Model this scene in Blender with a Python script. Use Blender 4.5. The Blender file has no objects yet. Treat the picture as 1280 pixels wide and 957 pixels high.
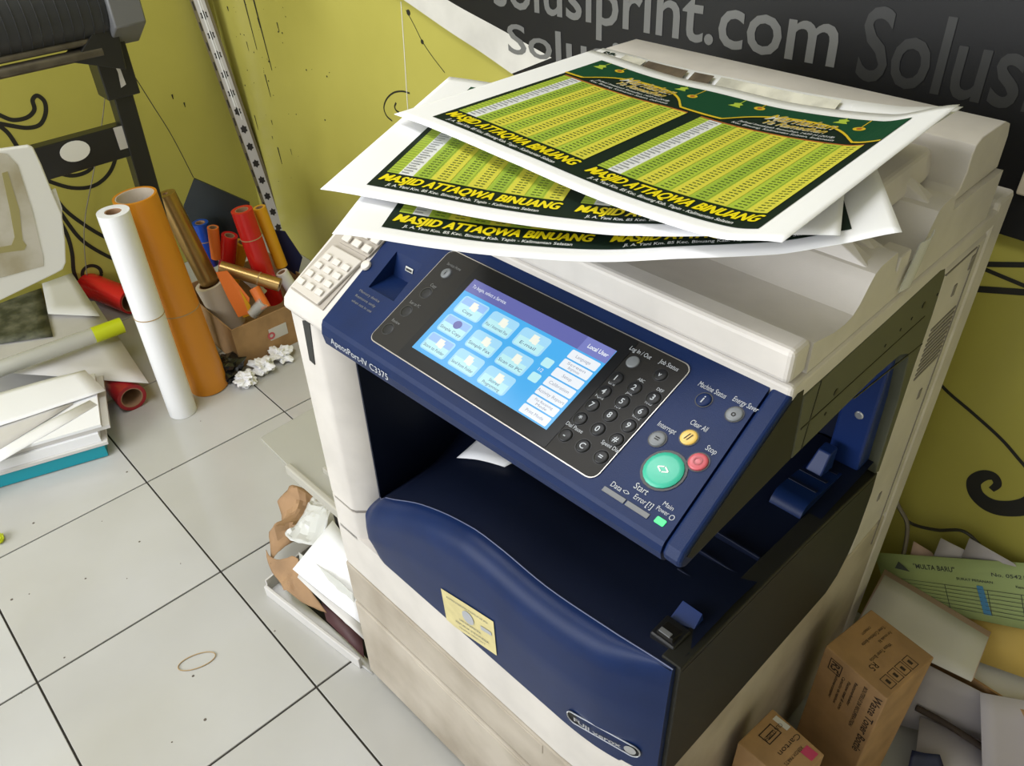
import bpy, bmesh, math, random
from mathutils import Vector, Matrix, noise
random.seed(7)
SC = bpy.context.scene
COL = SC.collection
# ------------------------------------------------------------------ camera
FPX, YAW, PITCH, ROLL = 1019.69, -0.84043, 0.657853, -0.0336656
CAMP = Vector((1.75282, -0.30843, 1.44754))
_f = Vector((math.sin(YAW)*math.cos(PITCH), math.cos(YAW)*math.cos(PITCH), -math.sin(PITCH)))
_r0 = Vector((math.cos(YAW), -math.sin(YAW), 0)); _u0 = _r0.cross(_f)
_r = _r0*math.cos(ROLL) + _u0*math.sin(ROLL)
_u = -_r0*math.sin(ROLL) + _u0*math.cos(ROLL)
cam = bpy.data.cameras.new('camera'); camo = bpy.data.objects.new('camera', cam); COL.objects.link(camo)
cam.sensor_width = 36.0; cam.lens = FPX/1280*36.0; cam.clip_start = 0.01
camo.matrix_world = Matrix(((_r.x,_u.x,-_f.x,CAMP.x),(_r.y,_u.y,-_f.y,CAMP.y),(_r.z,_u.z,-_f.z,CAMP.z),(0,0,0,1)))
SC.camera = camo
# ------------------------------------------------------------------ world, lamps, exposure
w = bpy.data.worlds.new('world'); SC.world = w; w.use_nodes = True
bg = w.node_tree.nodes['Background']; bg.inputs[0].default_value = (0.86, 0.94, 1.0, 1); bg.inputs[1].default_value = 0.9
def area(name, loc, size, power, color, target, spread=180):
    l = bpy.data.lights.new(name, 'AREA'); l.shape = 'RECTANGLE'; l.size, l.size_y = size; l.energy = power; l.color = color
    l.spread = math.radians(spread)
    o = bpy.data.objects.new(name, l); COL.objects.link(o); o.location = loc
    o.rotation_euler = (Vector(target)-Vector(loc)).to_track_quat('-Z','Y').to_euler()
    return o
area('ceiling_light', (0.45, -0.45, 2.62), (1.3, 0.5), 24, (0.98, 0.98, 1.0), (0.45, -0.45, 0))
area('shop_window_daylight', (0.1, -2.52, 1.55), (2.2, 1.5), 86, (0.94, 0.96, 1.0), (0.1, 1.0, 1.35))
vs = SC.view_settings; vs.view_transform = 'Standard'; vs.look = 'None'; vs.exposure = 0.0; vs.gamma = 1.0; vs.use_curve_mapping = False
# ------------------------------------------------------------------ helpers
def ray(x, y): return _r*((x-640)/FPX) - _u*((y-478.5)/FPX) + _f
def ZP(x, y, z): d = ray(x,y); return CAMP + d*((z-CAMP.z)/d.z)
def XP(x, y, v): d = ray(x,y); return CAMP + d*((v-CAMP.x)/d.x)
def YP(x, y, v): d = ray(x,y); return CAMP + d*((v-CAMP.y)/d.y)
def VPl(x, y, fp, off=0.0):
    n = Vector((math.sin(YAW), math.cos(YAW), 0)); d = ray(x,y); P0 = Vector(fp) + n*off
    return CAMP + d*((P0-CAMP).dot(n)/d.dot(n))
def mat(name, col, rough=0.5, metal=0.0, spec=0.5, var=0.0, vscale=8.0, bump=0.0, bscale=200.0, col2=None, emit=None, estr=0.0, alpha=1.0, trans=0.0, coat=0.0, stain=None):
    m = bpy.data.materials.new(name); m.use_nodes = True; nt = m.node_tree; N = nt.nodes; L = nt.links
    b = N['Principled BSDF']
    b.inputs['Base Color'].default_value = (*col, 1); b.inputs['Roughness'].default_value = rough
    b.inputs['Metallic'].default_value = metal; b.inputs['Specular IOR Level'].default_value = spec
    b.inputs['Alpha'].default_value = alpha; b.inputs['Transmission Weight'].default_value = trans
    b.inputs['Coat Weight'].default_value = coat
    if emit: b.inputs['Emission Color'].default_value = (*emit, 1); b.inputs['Emission Strength'].default_value = estr
    tc = None
    if var or bump or stain:
        tc = N.new('ShaderNodeTexCoord')
    if var:
        no = N.new('ShaderNodeTexNoise'); no.inputs['Scale'].default_value = vscale; no.inputs['Detail'].default_value = 5
        L.new(tc.outputs['Object'], no.inputs['Vector'])
        mx = N.new('ShaderNodeMix'); mx.data_type = 'RGBA'
        c2 = col2 if col2 else tuple(max(0, c*(1-var)) for c in col)
        mx.inputs[6].default_value = (*col, 1); mx.inputs[7].default_value = (*c2, 1)
        rp = N.new('ShaderNodeValToRGB'); rp.color_ramp.elements[0].position = 0.38; rp.color_ramp.elements[1].position = 0.68
        L.new(no.outputs['Fac'], rp.inputs[0]); L.new(rp.outputs[0], mx.inputs[0])
        L.new(mx.outputs[2], b.inputs['Base Color'])
    if bump:
        n2 = N.new('ShaderNodeTexNoise'); n2.inputs['Scale'].default_value = bscale; n2.inputs['Detail'].default_value = 3
        L.new(tc.outputs['Object'], n2.inputs['Vector'])
        bp = N.new('ShaderNodeBump'); bp.inputs['Strength'].default_value = bump; bp.inputs['Distance'].default_value = 0.002
        L.new(n2.outputs['Fac'], bp.inputs['Height']); L.new(bp.outputs[0], b.inputs['Normal'])
    return m
class G:
    """collects verts and faces; build() links them as one mesh object"""
    def __init__(s): s.v = []; s.f = []; s.m = []
    def add(s, vs, fs, mi=0):
        o = len(s.v); s.v += [tuple(v) for v in vs]; s.f += [tuple(i+o for i in f) for f in fs]; s.m += [mi]*len(fs); return s
    def box(s, x0, x1, y0, y1, z0, z1, mi=0):
        return s.hexa([(x0,y0,z0),(x1,y0,z0),(x1,y1,z0),(x0,y1,z0),(x0,y0,z1),(x1,y0,z1),(x1,y1,z1),(x0,y1,z1)], mi)
    def hexa(s, v, mi=0):
        return s.add(v, [(0,3,2,1),(4,5,6,7),(0,1,5,4),(1,2,6,5),(2,3,7,6),(3,0,4,7)], mi)
    def prism(s, poly, a, b, f, mi=0):
        """poly list of 2d; f(p2, t)->3d at t=a,b"""
        n = len(poly); vs = [f(p, a) for p in poly] + [f(p, b) for p in poly]
        return s.add(vs, [tuple(range(n))[::-1], tuple(range(n, 2*n))] + [(i, (i+1) % n, n+(i+1) % n, n+i) for i in range(n)], mi)
    def ring(s, p0, p1, rings, n=24, closed_ends=(True, True), mi=0):
        """surface of revolution: rings = [(t along p0->p1 in 0..1, r)]"""
        p0 = Vector(p0); p1 = Vector(p1); d = (p1-p0); a = d.normalized()
        e = Vector((1,0,0)) if abs(a.x) < .8 else Vector((0,1,0))
        e1 = a.cross(e).normalized(); e2 = a.cross(e1)
        vs = []; fs = []
        for t, r in rings:
            c = p0 + d*t
            for k in range(n):
                an = 2*math.pi*k/n; vs.append(c + e1*(r*math.cos(an)) + e2*(r*math.sin(an)))
        for i in range(len(rings)-1):
            for k in range(n):
                fs.append((i*n+k, i*n+(k+1) % n, (i+1)*n+(k+1) % n, (i+1)*n+k))
        if closed_ends[0]: fs.append(tuple(range(n))[::-1])
        if closed_ends[1]: fs.append(tuple(range((len(rings)-1)*n, len(rings)*n)))
        return s.add(vs, fs, mi)
    def cyl(s, p0, p1, r, n=20, mi=0): return s.ring(p0, p1, [(0, r), (1, r)], n, mi=mi)
    def tube(s, p0, p1, r, ri, n=28, mi=0):
        """hollow roll"""
        return s.ring(p0, p1, [(0, ri), (0, r), (1, r), (1, ri), (0, ri)], n, (False, False), mi)
    def grid(s, fn, nu, nv, mi=0, thick=None):
        vs = [fn(i/nu, j/nv) for j in range(nv+1) for i in range(nu+1)]
        fs = [(j*(nu+1)+i, j*(nu+1)+i+1, (j+1)*(nu+1)+i+1, (j+1)*(nu+1)+i) for j in range(nv) for i in range(nu)]
        return s.add(vs, fs, mi)
    def path(s, pts, r, n=8, mi=0):
        pts = [Vector(p) for p in pts]; vs = []; fs = []
        for i, p in enumerate(pts):
            a = (pts[min(i+1, len(pts)-1)] - pts[max(i-1, 0)]).normalized()
            e = Vector((0,0,1)) if abs(a.z) < .9 else Vector((1,0,0))
            e1 = a.cross(e).normalized(); e2 = a.cross(e1)
            for k in range(n):
                an = 2*math.pi*k/n; vs.append(p + e1*(r*math.cos(an)) + e2*(r*math.sin(an)))
        for i in range(len(pts)-1):
            for k in range(n): fs.append((i*n+k, i*n+(k+1) % n, (i+1)*n+(k+1) % n, (i+1)*n+k))
        fs += [tuple(range(n))[::-1], tuple(range((len(pts)-1)*n, len(pts)*n))]
        return s.add(vs, fs, mi)
    def build(s, name, m, parent=None, smooth=None, bevel=0.0, seg=2, solid=0.0, loc=None):
        me = bpy.data.meshes.new(name); me.from_pydata(s.v, [], s.f)
        bm = bmesh.new(); bm.from_mesh(me)
        if not s.__dict__.get('open'): bmesh.ops.recalc_face_normals(bm, faces=bm.faces)
        bm.to_mesh(me); bm.free()
        ms = m if isinstance(m, (list, tuple)) else [m]
        for q in ms: me.materials.append(q)
        if len(ms) > 1: me.polygons.foreach_set('material_index', s.m)
        o = bpy.data.objects.new(name, me); COL.objects.link(o)
        if parent: o.parent = parent
        if loc: o.location = loc
        if solid:
            md = o.modifiers.new('solid', 'SOLIDIFY'); md.thickness = solid; md.offset = -1 if solid > 0 else 1
        if bevel:
            md = o.modifiers.new('bevel', 'BEVEL'); md.width = bevel; md.segments = seg; md.limit_method = 'ANGLE'; md.angle_limit = math.radians(40)
            md.harden_normals = False
        if smooth:
            me.shade_smooth(); me.set_sharp_from_angle(angle=math.radians(smooth))
        return o
def tag(o, label=None, cat=None, group=None, kind=None):
    if label: o['label'] = label
    if cat: o['category'] = cat
    if group: o['group'] = group
    if kind: o['kind'] = kind
    return o
def empty(name, loc=(0,0,0), rz=0.0):
    o = bpy.data.objects.new(name, None); COL.objects.link(o); o.location = loc; o.rotation_euler = (0,0,rz); o.empty_display_size = .05; return o
def spline(pts, n=6):
    pts = [Vector(p) for p in pts]; out = []
    for i in range(len(pts)-1):
        p0 = pts[max(i-1, 0)]; p1 = pts[i]; p2 = pts[i+1]; p3 = pts[min(i+2, len(pts)-1)]
        for k in range(n):
            t = k/n
            out.append(.5*((2*p1) + (p2-p0)*t + (2*p0-5*p1+4*p2-p3)*t*t + (3*p1-p0-3*p2+p3)*t**3))
    out.append(pts[-1]); return out
def interp(x, tab):
    if x <= tab[0][0]: return tab[0][1]
    for (a, b), (c, d) in zip(tab, tab[1:]):
        if x <= c: return b + (d-b)*(x-a)/(c-a)
    return tab[-1][1]
def sinterp(x, tab):
    """smooth (Catmull-Rom) interpolation"""
    if x <= tab[0][0]: return tab[0][1]
    for i in range(len(tab)-1):
        if x <= tab[i+1][0]:
            t = (x-tab[i][0])/(tab[i+1][0]-tab[i][0])
            p0 = tab[max(i-1, 0)][1]; p1 = tab[i][1]; p2 = tab[i+1][1]; p3 = tab[min(i+2, len(tab)-1)][1]
            return .5*((2*p1)+(p2-p0)*t+(2*p0-5*p1+4*p2-p3)*t*t+(3*p1-p0-3*p2+p3)*t**3)
    return tab[-1][1]
# lettering: builtin font turned into flat meshes, cached
_tc = {}
def glyphs(s, bold=0.0):
    k = (s, bold)
    if k in _tc: return _tc[k]
    cu = bpy.data.curves.new('t', 'FONT'); cu.body = s; cu.size = 1.0; cu.offset = bold; cu.resolution_u = 3
    o = bpy.data.objects.new('t', cu); COL.objects.link(o)
    dg = bpy.context.evaluated_depsgraph_get()
    me = bpy.data.meshes.new_from_object(o.evaluated_get(dg))
    vs = [(v.co.x, v.co.y) for v in me.vertices]; fs = [tuple(p.vertices) for p in me.polygons]
    bpy.data.objects.remove(o); bpy.data.curves.remove(cu); bpy.data.meshes.remove(me)
    _tc[k] = (vs, fs); return _tc[k]
def text_into(g, s, fn, x, y, h, width=None, bold=0.0, shear=0.0, align='L', mi=0, vert=False):
    """put string s with cap height ~h at (x,y) of the surface fn(a,b)->3d"""
    vs, fs = glyphs(s, bold)
    if not vs: return
    x0 = min(v[0] for v in vs); x1 = max(v[0] for v in vs)
    sy = h/0.70; sx = sy if width is None else width/(x1-x0)
    W_ = (x1-x0)*sx; ox = x if align == 'L' else (x-W_/2 if align == 'C' else x-W_)
    pts = []
    for a, b in vs:
        px, py = (a-x0)*sx + shear*b*sy, b*sy
        pts.append(fn(ox+px, y+py))
    o = len(g.v); g.v += [tuple(p) for p in pts]; g.f += [tuple(i+o for i in f) for f in fs]; g.m += [mi]*len(fs)
def rot2(p, a): return (p[0]*math.cos(a)-p[1]*math.sin(a), p[0]*math.sin(a)+p[1]*math.cos(a))
def nz(x, y, z=0.0): return noise.noise(Vector((x, y, z)))
# ------------------------------------------------------------------ materials
M = {}
M['tile'] = mat('glazed_tile', (0.49,0.485,0.475), 0.16, var=.5, vscale=1.7, col2=(0.42,0.41,0.385), spec=.5)
M['grout'] = mat('dark_grout', (0.035,0.03,0.025), 0.9)
M['wall'] = mat('yellow_paint', (0.445,0.405,0.09), 0.28, var=.5, vscale=2.2, col2=(0.385,0.35,0.072), bump=.06, bscale=60)
M['ceiling'] = mat('ceiling_paint', (0.7,0.7,0.68), 0.8)
M['black_paint'] = mat('black_wall_paint', (0.012,0.012,0.01), 0.5)
M['white_paint'] = mat('white_wall_paint', (0.62,0.6,0.5), 0.5)
M['banner'] = mat('black_banner_vinyl', (0.007,0.007,0.0075), 0.45, spec=.3, bump=.15, bscale=900)
M['banner_white'] = mat('white_banner_vinyl', (0.62,0.60,0.55), 0.5, var=.2, vscale=9)
M['banner_text'] = mat('grey_banner_print', (0.13,0.13,0.125), 0.5)
M['banner_dim'] = mat('dim_banner_print', (0.022,0.022,0.021), 0.45)
M['case'] = mat('warm_white_plastic', (0.63,0.59,0.55), 0.45, var=.12, vscale=14, bump=.05, bscale=700)
M['case_dirty'] = mat('scuffed_white_plastic', (0.47,0.415,0.345), 0.5, var=.5, vscale=7, col2=(0.31,0.26,0.20), bump=.05, bscale=500)
M['seam'] = mat('grey_seam', (0.22,0.20,0.18), 0.6)
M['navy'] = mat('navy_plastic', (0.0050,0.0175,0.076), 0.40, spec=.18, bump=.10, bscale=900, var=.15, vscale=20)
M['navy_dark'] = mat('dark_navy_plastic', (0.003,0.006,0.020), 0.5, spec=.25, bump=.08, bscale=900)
M['navy_bright'] = mat('blue_plastic', (0.008,0.025,0.12), 0.4, spec=.3)
M['side'] = mat('side_plastic_wall_bounce', (0.075,0.078,0.05), 0.55, bump=.08, bscale=700)  # grey-blue plastic with the yellow wall's bounce put into its colour
M['side_low'] = mat('shaded_side_plastic', (0.015,0.0145,0.011), 0.55, spec=.3, bump=.08, bscale=700)  # side shade and yellow cast put into a near-black colour
M['black'] = mat('black_plastic', (0.008,0.008,0.009), 0.4)
M['bezel'] = mat('dark_grey_bezel', (0.014,0.0125,0.011), 0.5, spec=.25, bump=.08, bscale=1000)
M['bezel_in'] = mat('black_screen_surround', (0.004,0.004,0.005), 0.4, spec=.25)
M['rim'] = mat('silver_rim', (0.42,0.40,0.37), 0.35, metal=.7)
M['key_black'] = mat('black_key', (0.008,0.008,0.009), 0.4, spec=.3)
M['key_grey'] = mat('grey_key', (0.16,0.17,0.18), 0.4)
M['key_white'] = mat('white_key', (0.62,0.58,0.52), 0.45)
M['pad'] = mat('beige_pad', (0.36,0.32,0.275), 0.5)
M['green'] = mat('green_button', (0.035,0.42,0.28), 0.35)
M['amber'] = mat('amber_button', (0.68,0.45,0.10), 0.35)
M['redb'] = mat('red_button', (0.52,0.09,0.11), 0.35)
M['led'] = mat('green_led', (0.02,0.25,0.08), 0.4, emit=(0.04,0.80,0.22), estr=1.0)
M['ledbar'] = mat('grey_indicator', (0.10,0.105,0.11), 0.35)
M['label'] = mat('pale_lettering', (0.45,0.47,0.5), 0.5)
M['label_dim'] = mat('grey_lettering', (0.15,0.15,0.15), 0.5)
M['silver'] = mat('brushed_silver', (0.55,0.56,0.58), 0.3, metal=.8)
def scr(name, c, s=1.0): return mat(name, (0.01,0.01,0.01), 0.3, emit=c, estr=s)
M['s_blue'] = scr('screen_blue', (0.055,0.42,0.86)); M['s_head'] = scr('screen_header', (0.115,0.125,0.40)); M['s_user'] = scr('screen_user', (0.18,0.20,0.53))
M['s_btn'] = scr('screen_button', (0.36,0.70,0.93)); M['s_btn2'] = scr('screen_button_low', (0.50,0.85,0.90)); M['s_btn3'] = scr('screen_button_top', (0.30,0.52,0.92)); M['s_white'] = scr('screen_white', (0.84,0.88,0.93)); M['s_dark'] = scr('screen_text', (0.05,0.10,0.22)); M['s_icon'] = scr('screen_icon', (0.90,0.92,0.80)); M['s_grey'] = scr('screen_grey_text', (0.28,0.32,0.42))
M['sticker'] = mat('cream_sticker', (0.66,0.57,0.27), 0.45, var=.15, vscale=40)
M['sticker_ink'] = mat('sticker_ink', (0.10,0.10,0.12), 0.6)
M['sticker_grey'] = mat('sticker_hologram', (0.38,0.39,0.42), 0.35)
M['paper'] = mat('white_paper', (0.84,0.84,0.86), 0.6)
M['paper_dim'] = mat('plain_paper', (0.62,0.60,0.58), 0.7, var=.1, vscale=6)
M['p_dark'] = mat('print_dark_green', (0.004,0.014,0.008), 0.6, spec=.2)
M['p_green'] = mat('print_forest_green', (0.005,0.055,0.022), 0.6, spec=.2)
M['p_lime'] = mat('print_lime', (0.37,0.49,0.04), 0.6)
M['p_green2'] = mat('print_leaf_green', (0.30,0.43,0.035), 0.6)
M['p_yellow'] = mat('print_yellow', (0.60,0.56,0.05), 0.6)
M['p_title'] = mat('print_title_yellow', (0.80,0.66,0.004), 0.4)
M['p_gold'] = mat('print_gold', (0.66,0.46,0.015), 0.4)
M['p_white'] = mat('print_white', (0.72,0.73,0.74), 0.4)
M['p_red'] = mat('print_red', (0.42,0.11,0.02), 0.4)
M['p_ink'] = mat('print_figures', (0.055,0.10,0.012), 0.5)
M['p_grey'] = mat('print_grey', (0.30,0.31,0.32), 0.5)
M['p_brown'] = mat('print_brown_photo', (0.10,0.075,0.055), 0.35, var=.7, vscale=40, col2=(0.05,0.035,0.03))
M['p_pale'] = mat('print_pale_photo', (0.55,0.53,0.45), 0.4, var=.4, vscale=30)
M['p_cyan'] = mat('print_cyan_band', (0.22,0.42,0.50), 0.4)
M['kraft'] = mat('kraft_card', (0.40,0.235,0.105), 0.8, var=.25, vscale=18, bump=.1, bscale=250)
M['kraft2'] = mat('kraft_paper', (0.36,0.215,0.11), 0.8, var=.3, vscale=14)
M['kraft_ink'] = mat('carton_ink', (0.035,0.02,0.012), 0.7)
M['orange_vinyl'] = mat('orange_vinyl', (0.62,0.235,0.012), 0.38)
M['yellow_vinyl'] = mat('amber_vinyl', (0.70,0.34,0.012), 0.4)
M['white_vinyl'] = mat('white_vinyl', (0.80,0.80,0.81), 0.38)
M['red_vinyl'] = mat('red_vinyl', (0.55,0.014,0.012), 0.25)
M['maroon'] = mat('crimson_vinyl', (0.30,0.008,0.014), 0.35)
M['blue_vinyl'] = mat('blue_vinyl', (0.01,0.07,0.45), 0.3)
M['orange_bright'] = mat('bright_orange_vinyl', (0.80,0.19,0.03), 0.4)
M['gold'] = mat('gold_foil', (0.40,0.25,0.085), 0.3, metal=.75)
M['beige'] = mat('beige_liner', (0.60,0.52,0.42), 0.6)
M['core'] = mat('card_core', (0.34,0.20,0.11), 0.8)
M['dark_board'] = mat('dark_teal_board', (0.012,0.018,0.020), 0.5)
M['rubber'] = mat('rubber_band', (0.40,0.28,0.14), 0.6)
M['teal'] = mat('teal_folder', (0.005,0.29,0.37), 0.4)
M['black_metal'] = mat('black_painted_steel', (0.010,0.010,0.010), 0.35, bump=.05, bscale=80)
M['black_roll'] = mat('black_ribbed_cover', (0.022,0.023,0.025), 0.42, bump=.1, bscale=400)
M['grey_cap'] = mat('dark_grey_plastic', (0.13,0.13,0.13), 0.45)
M['alu'] = mat('brushed_aluminium', (0.16,0.14,0.11), 0.4, metal=.85, var=.3, vscale=30)
M['white_panel'] = mat('white_panel', (0.68,0.67,0.63), 0.35)
M['film'] = mat('dirty_film', (0.50,0.47,0.40), 0.25, var=.7, vscale=9, col2=(0.34,0.30,0.20))
M['yellow_stain'] = mat('yellow_tape', (0.50,0.44,0.18), 0.4, alpha=.6)
M['clear'] = mat('clear_plastic', (0.80,0.80,0.74), 0.12, trans=.0, alpha=.35)
M['film_clear'] = mat('clear_film', (0.70,0.70,0.62), 0.10, alpha=.30)
M['fluor'] = mat('fluorescent_tape', (0.58,0.66,0.01), 0.4)
M['dark_media'] = mat('dark_media', (0.045,0.05,0.03), 0.5, var=.9, vscale=22, col2=(0.16,0.16,0.11))
M['tray_smoke'] = mat('smoky_plastic', (0.42,0.41,0.36), 0.2, alpha=.72)
M['tray_edge'] = mat('beige_plastic', (0.40,0.38,0.33), 0.4)
M['bag_black'] = mat('black_polythene', (0.012,0.012,0.012), 0.22)
M['bag_white'] = mat('white_polythene', (0.66,0.66,0.63), 0.25, alpha=.85)
M['bubble'] = mat('cloudy_polythene', (0.66,0.66,0.62), 0.3, alpha=.6)
M['tape_foil'] = mat('silver_printed_tape', (0.55,0.53,0.52), 0.3, metal=.3)
M['tape_print'] = mat('tape_black_print', (0.02,0.018,0.018), 0.4)
M['pole_edge'] = mat('pole_dark_edge', (0.20,0.17,0.10), 0.4, metal=.5)
M['form_green'] = mat('pale_green_form', (0.34,0.42,0.17), 0.7)
M['form_yellow'] = mat('yellow_folder', (0.55,0.38,0.09), 0.7)
M['form_pink'] = mat('pink_sheet', (0.52,0.36,0.30), 0.7)
M['form_ink'] = mat('form_ink', (0.05,0.06,0.05), 0.7)
M['form_blue'] = mat('blue_stamp', (0.06,0.22,0.42), 0.7)
M['lilac'] = mat('lilac_envelope', (0.42,0.385,0.40), 0.6)
M['navy_cloth'] = mat('navy_plastic_sheet', (0.01,0.015,0.06), 0.4)
M['cable'] = mat('black_cable', (0.02,0.018,0.015), 0.5)
M['cable_grey'] = mat('grey_cable', (0.14,0.12,0.09), 0.5)
M['magenta'] = mat('magenta_ink', (0.50,0.05,0.12), 0.6)
M['beige_box'] = mat('beige_trunking', (0.46,0.40,0.31), 0.5)
# ------------------------------------------------------------------ room
YW, XW = 0.92, -1.02
XR_, YF_ = 2.5, -2.6
def struct(o): o['kind'] = 'structure'; return o
floor = struct(G().box(XW-.1, XR_, YF_, YW+.1, -0.05, -0.004).build('floor', M['grout']))
T = 0.4
for ix in range(-3, 8):
    for iy in range(-7, 3):
        x0, x1 = ix*T+.0022, (ix+1)*T-.0022; y0, y1 = iy*T+.0020, (iy+1)*T-.0020
        x0 = max(x0, XW); y1 = min(y1, YW); x1 = min(x1, XR_); y0 = max(y0, YF_)
        if x1-x0 < .01 or y1-y0 < .01: continue
        g = G().box(x0-(x0+x1)/2, x1-(x0+x1)/2, y0-(y0+y1)/2, y1-(y0+y1)/2, -0.008, 0)
        g.build('tile', M['tile'], floor, bevel=.0008, seg=1, loc=((x0+x1)/2, (y0+y1)/2, random.uniform(-.0004, 0)))
for k in range(26):
    q = (random.uniform(-.15,.75), random.uniform(-.55,.25)); a = random.uniform(0, 6.28); s_ = random.uniform(.0012,.0032)
    G().ring((q[0],q[1],.0), (q[0],q[1],.0007), [(0,s_),(1,s_*.7)], 7).build('dirt_speck', M['kraft_ink'] if False else mat('dirt', (0.12,0.10,0.08), .9) if k == 0 else bpy.data.materials['dirt'], floor)
wall_back = struct(G().box(XW, XR_, YW, YW+.1, 0, 2.7).build('wall_back', M['wall']))
wall_left = struct(G().box(XW-.1, XW, YF_, YW+.1, 0, 2.7).build('wall_left', M['wall']))
added_wall_right = struct(G().box(XR_, XR_+.1, YF_, YW+.1, 0, 2.7).build('added_wall_right', mat('cream_paint', (0.55,0.52,0.42), 0.6)))  # unseen wall added to keep the copier's right side dark
ceil = struct(G().box(XW-.1, XR_, YF_, YW+.1, 2.7, 2.75).build('ceiling', M['ceiling']))
def ribbon(name, pts, width, f, m, parent, n=6, taper=False):
    """painted stroke on a wall: pts in pixels, f(px,py) -> wall point and normal offset"""
    P = spline([f(*q) for q in pts], n); g = G(); vs = []; fs = []
    nrm = Vector((0,-1,0)) if parent is wall_back else Vector((1,0,0))
    L_ = len(P)
    for i, p in enumerate(P):
        a = (P[min(i+1, L_-1)]-P[max(i-1, 0)]).normalized(); s = a.cross(nrm).normalized()
        wd = width if not callable(width) else width(i/(L_-1))
        vs += [p+s*wd/2, p-s*wd/2]
    for i in range(L_-1): fs.append((2*i, 2*i+1, 2*i+3, 2*i+2))
    g.add(vs, fs); return g.build(name, m, parent)
fb = lambda x, y: YP(x, y, YW-.0006)
fl = lambda x, y: XP(x, y, XW+.0006)
# painted swirls, back wall
zc = lambda L_: [(960+.3134*a, 420+.3134*b) for a, b in L_]
ribbon('painted_swirl', zc([(890,612),(915,590),(900,560),(860,555),(822,580),(828,625),(865,663),(920,685),(1000,685),(1060,660),(1100,600)]), lambda t: .010+.020*min(1, t*1.6), fb, M['black_paint'], wall_back)
ribbon('painted_swirl', zc([(650,150),(720,225),(820,310),(930,410),(1000,490),(1060,560),(1090,600)]), .0062, fb, M['black_paint'], wall_back)
zc4 = lambda L_: [(900+.345*a, 230+.345*b) for a, b in L_]
ribbon('painted_bar', zc4([(850,288),(1000,291),(1150,293)]), .0085, fb, M['black_paint'], wall_back)
ribbon('painted_bar', zc4([(850,262),(975,315),(1102,368),(1150,388)]), .0065, fb, M['black_paint'], wall_back)
ribbon('painted_bar', zc4([(830,374),(945,381),(1102,392),(1150,396)]), .0105, fb, M['black_paint'], wall_back)
# curl and stem beside the wall joint
zc5 = lambda L_: [(230+.3134*a, .3134*b) for a, b in L_]
ribbon('painted_swirl', zc5([(900,372),(870,364),(835,370),(808,395),(797,430),(808,462),(830,482)]), .0045, fb, M['black_paint'], wall_back)
ribbon('painted_swirl', zc5([(846,410),(840,425),(846,440),(858,448)]), .005, fb, M['black_paint'], wall_back)
ribbon('painted_stem', zc5([(885,40),(915,95),(950,165),(990,225),(1040,290)]), .0022, fb, M['black_paint'], wall_back)
for a, b, s in ((895,50,.014),(950,167,.011)):
    c = fb(230+.3134*a, .3134*b); G().ring(c+Vector((0,.0004,0)), c-Vector((0,.0004,0)), [(0,s/2),(1,s/2)], 14).build('painted_bud', M['black_paint'], wall_back)
ribbon('wall_joint', [(501,2),(505,60),(509,127),(512,170)], .0032, fb, M['white_paint'], wall_back, n=2)
# paint drips and spatters
dr = [(305,0,62,2.2),(317,0,88,2.8),(331,93,121,2.0),(318,144,162,1.8),(347,184,205,2.4),(322,22,35,2.4),(346,28,40,1.8),(284,8,14,2.6),(308,52,64,1.4),(339,150,156,1.6),(363,186,194,1.2),(340,170,174,1.4),(215,118,124,1.8),(230,128,134,1.6)]
for x, a, b, wd in dr:
    q = (lambda x_, y_: fb(x_, y_)) if x > 262 else (lambda x_, y_: fl(x_, y_))
    sl = .26
    par = wall_back if x > 262 else wall_left
    ribbon('paint_drip', [(x, a), (x+sl*(b-a)*.5, (a+b)/2), (x+sl*(b-a), b)], lambda t, W_=wd: W_*.0030*(1.2-.75*t), q, M['black_paint'], par, n=3)
for k in range(46):
    x = random.choice([random.gauss(318, 14), random.gauss(345, 22), random.uniform(285, 420)]); y = random.uniform(2, 260) if x < 380 else random.uniform(80, 200)
    s = random.choice([.0015,.002,.003,.004,.0055]); c = fb(x, y)
    G().ring(c+Vector((0,.0004,0)), c-Vector((0,.0004,0)), [(0,s/2),(1,s/2)], 8).build('paint_spatter', M['black_paint'], wall_back)
# painted swirls, left wall
z1 = lambda L_: [(.2716*a, .2716*b) for a, b in L_]
z2 = lambda L_: [(.2611*a, 170+.2611*b) for a, b in L_]
for pts in (z1([(-60,500),(0,530),(60,552),(125,540),(158,505),(150,460),(172,440),(205,468),(210,520),(185,572),(130,588),(60,580),(-40,560)]), z1([(-30,560),(30,605),(70,660),(110,730)]),
            z1([(150,730),(220,775),(320,808),(400,790),(440,745),(447,715)]), z1([(160,800),(210,828),(330,864),(430,855),(500,800),(532,720),(515,650)]),
            z2([(215,220),(250,275),(330,370),(480,472),(600,520)]), z2([(250,300),(320,410),(400,505),(530,582),(640,620)]), z2([(270,380),(320,470),(345,560),(352,640),(368,692)])):
    ribbon('painted_swirl', pts, .0125, fl, M['black_paint'], wall_left)
cc = [(440+46*math.cos(t), 658+38*math.sin(t)) for t in [i*2*math.pi/12 for i in range(13)]]
ribbon('painted_ring', z2(cc), .0115, fl, M['black_paint'], wall_left, n=3)
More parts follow.
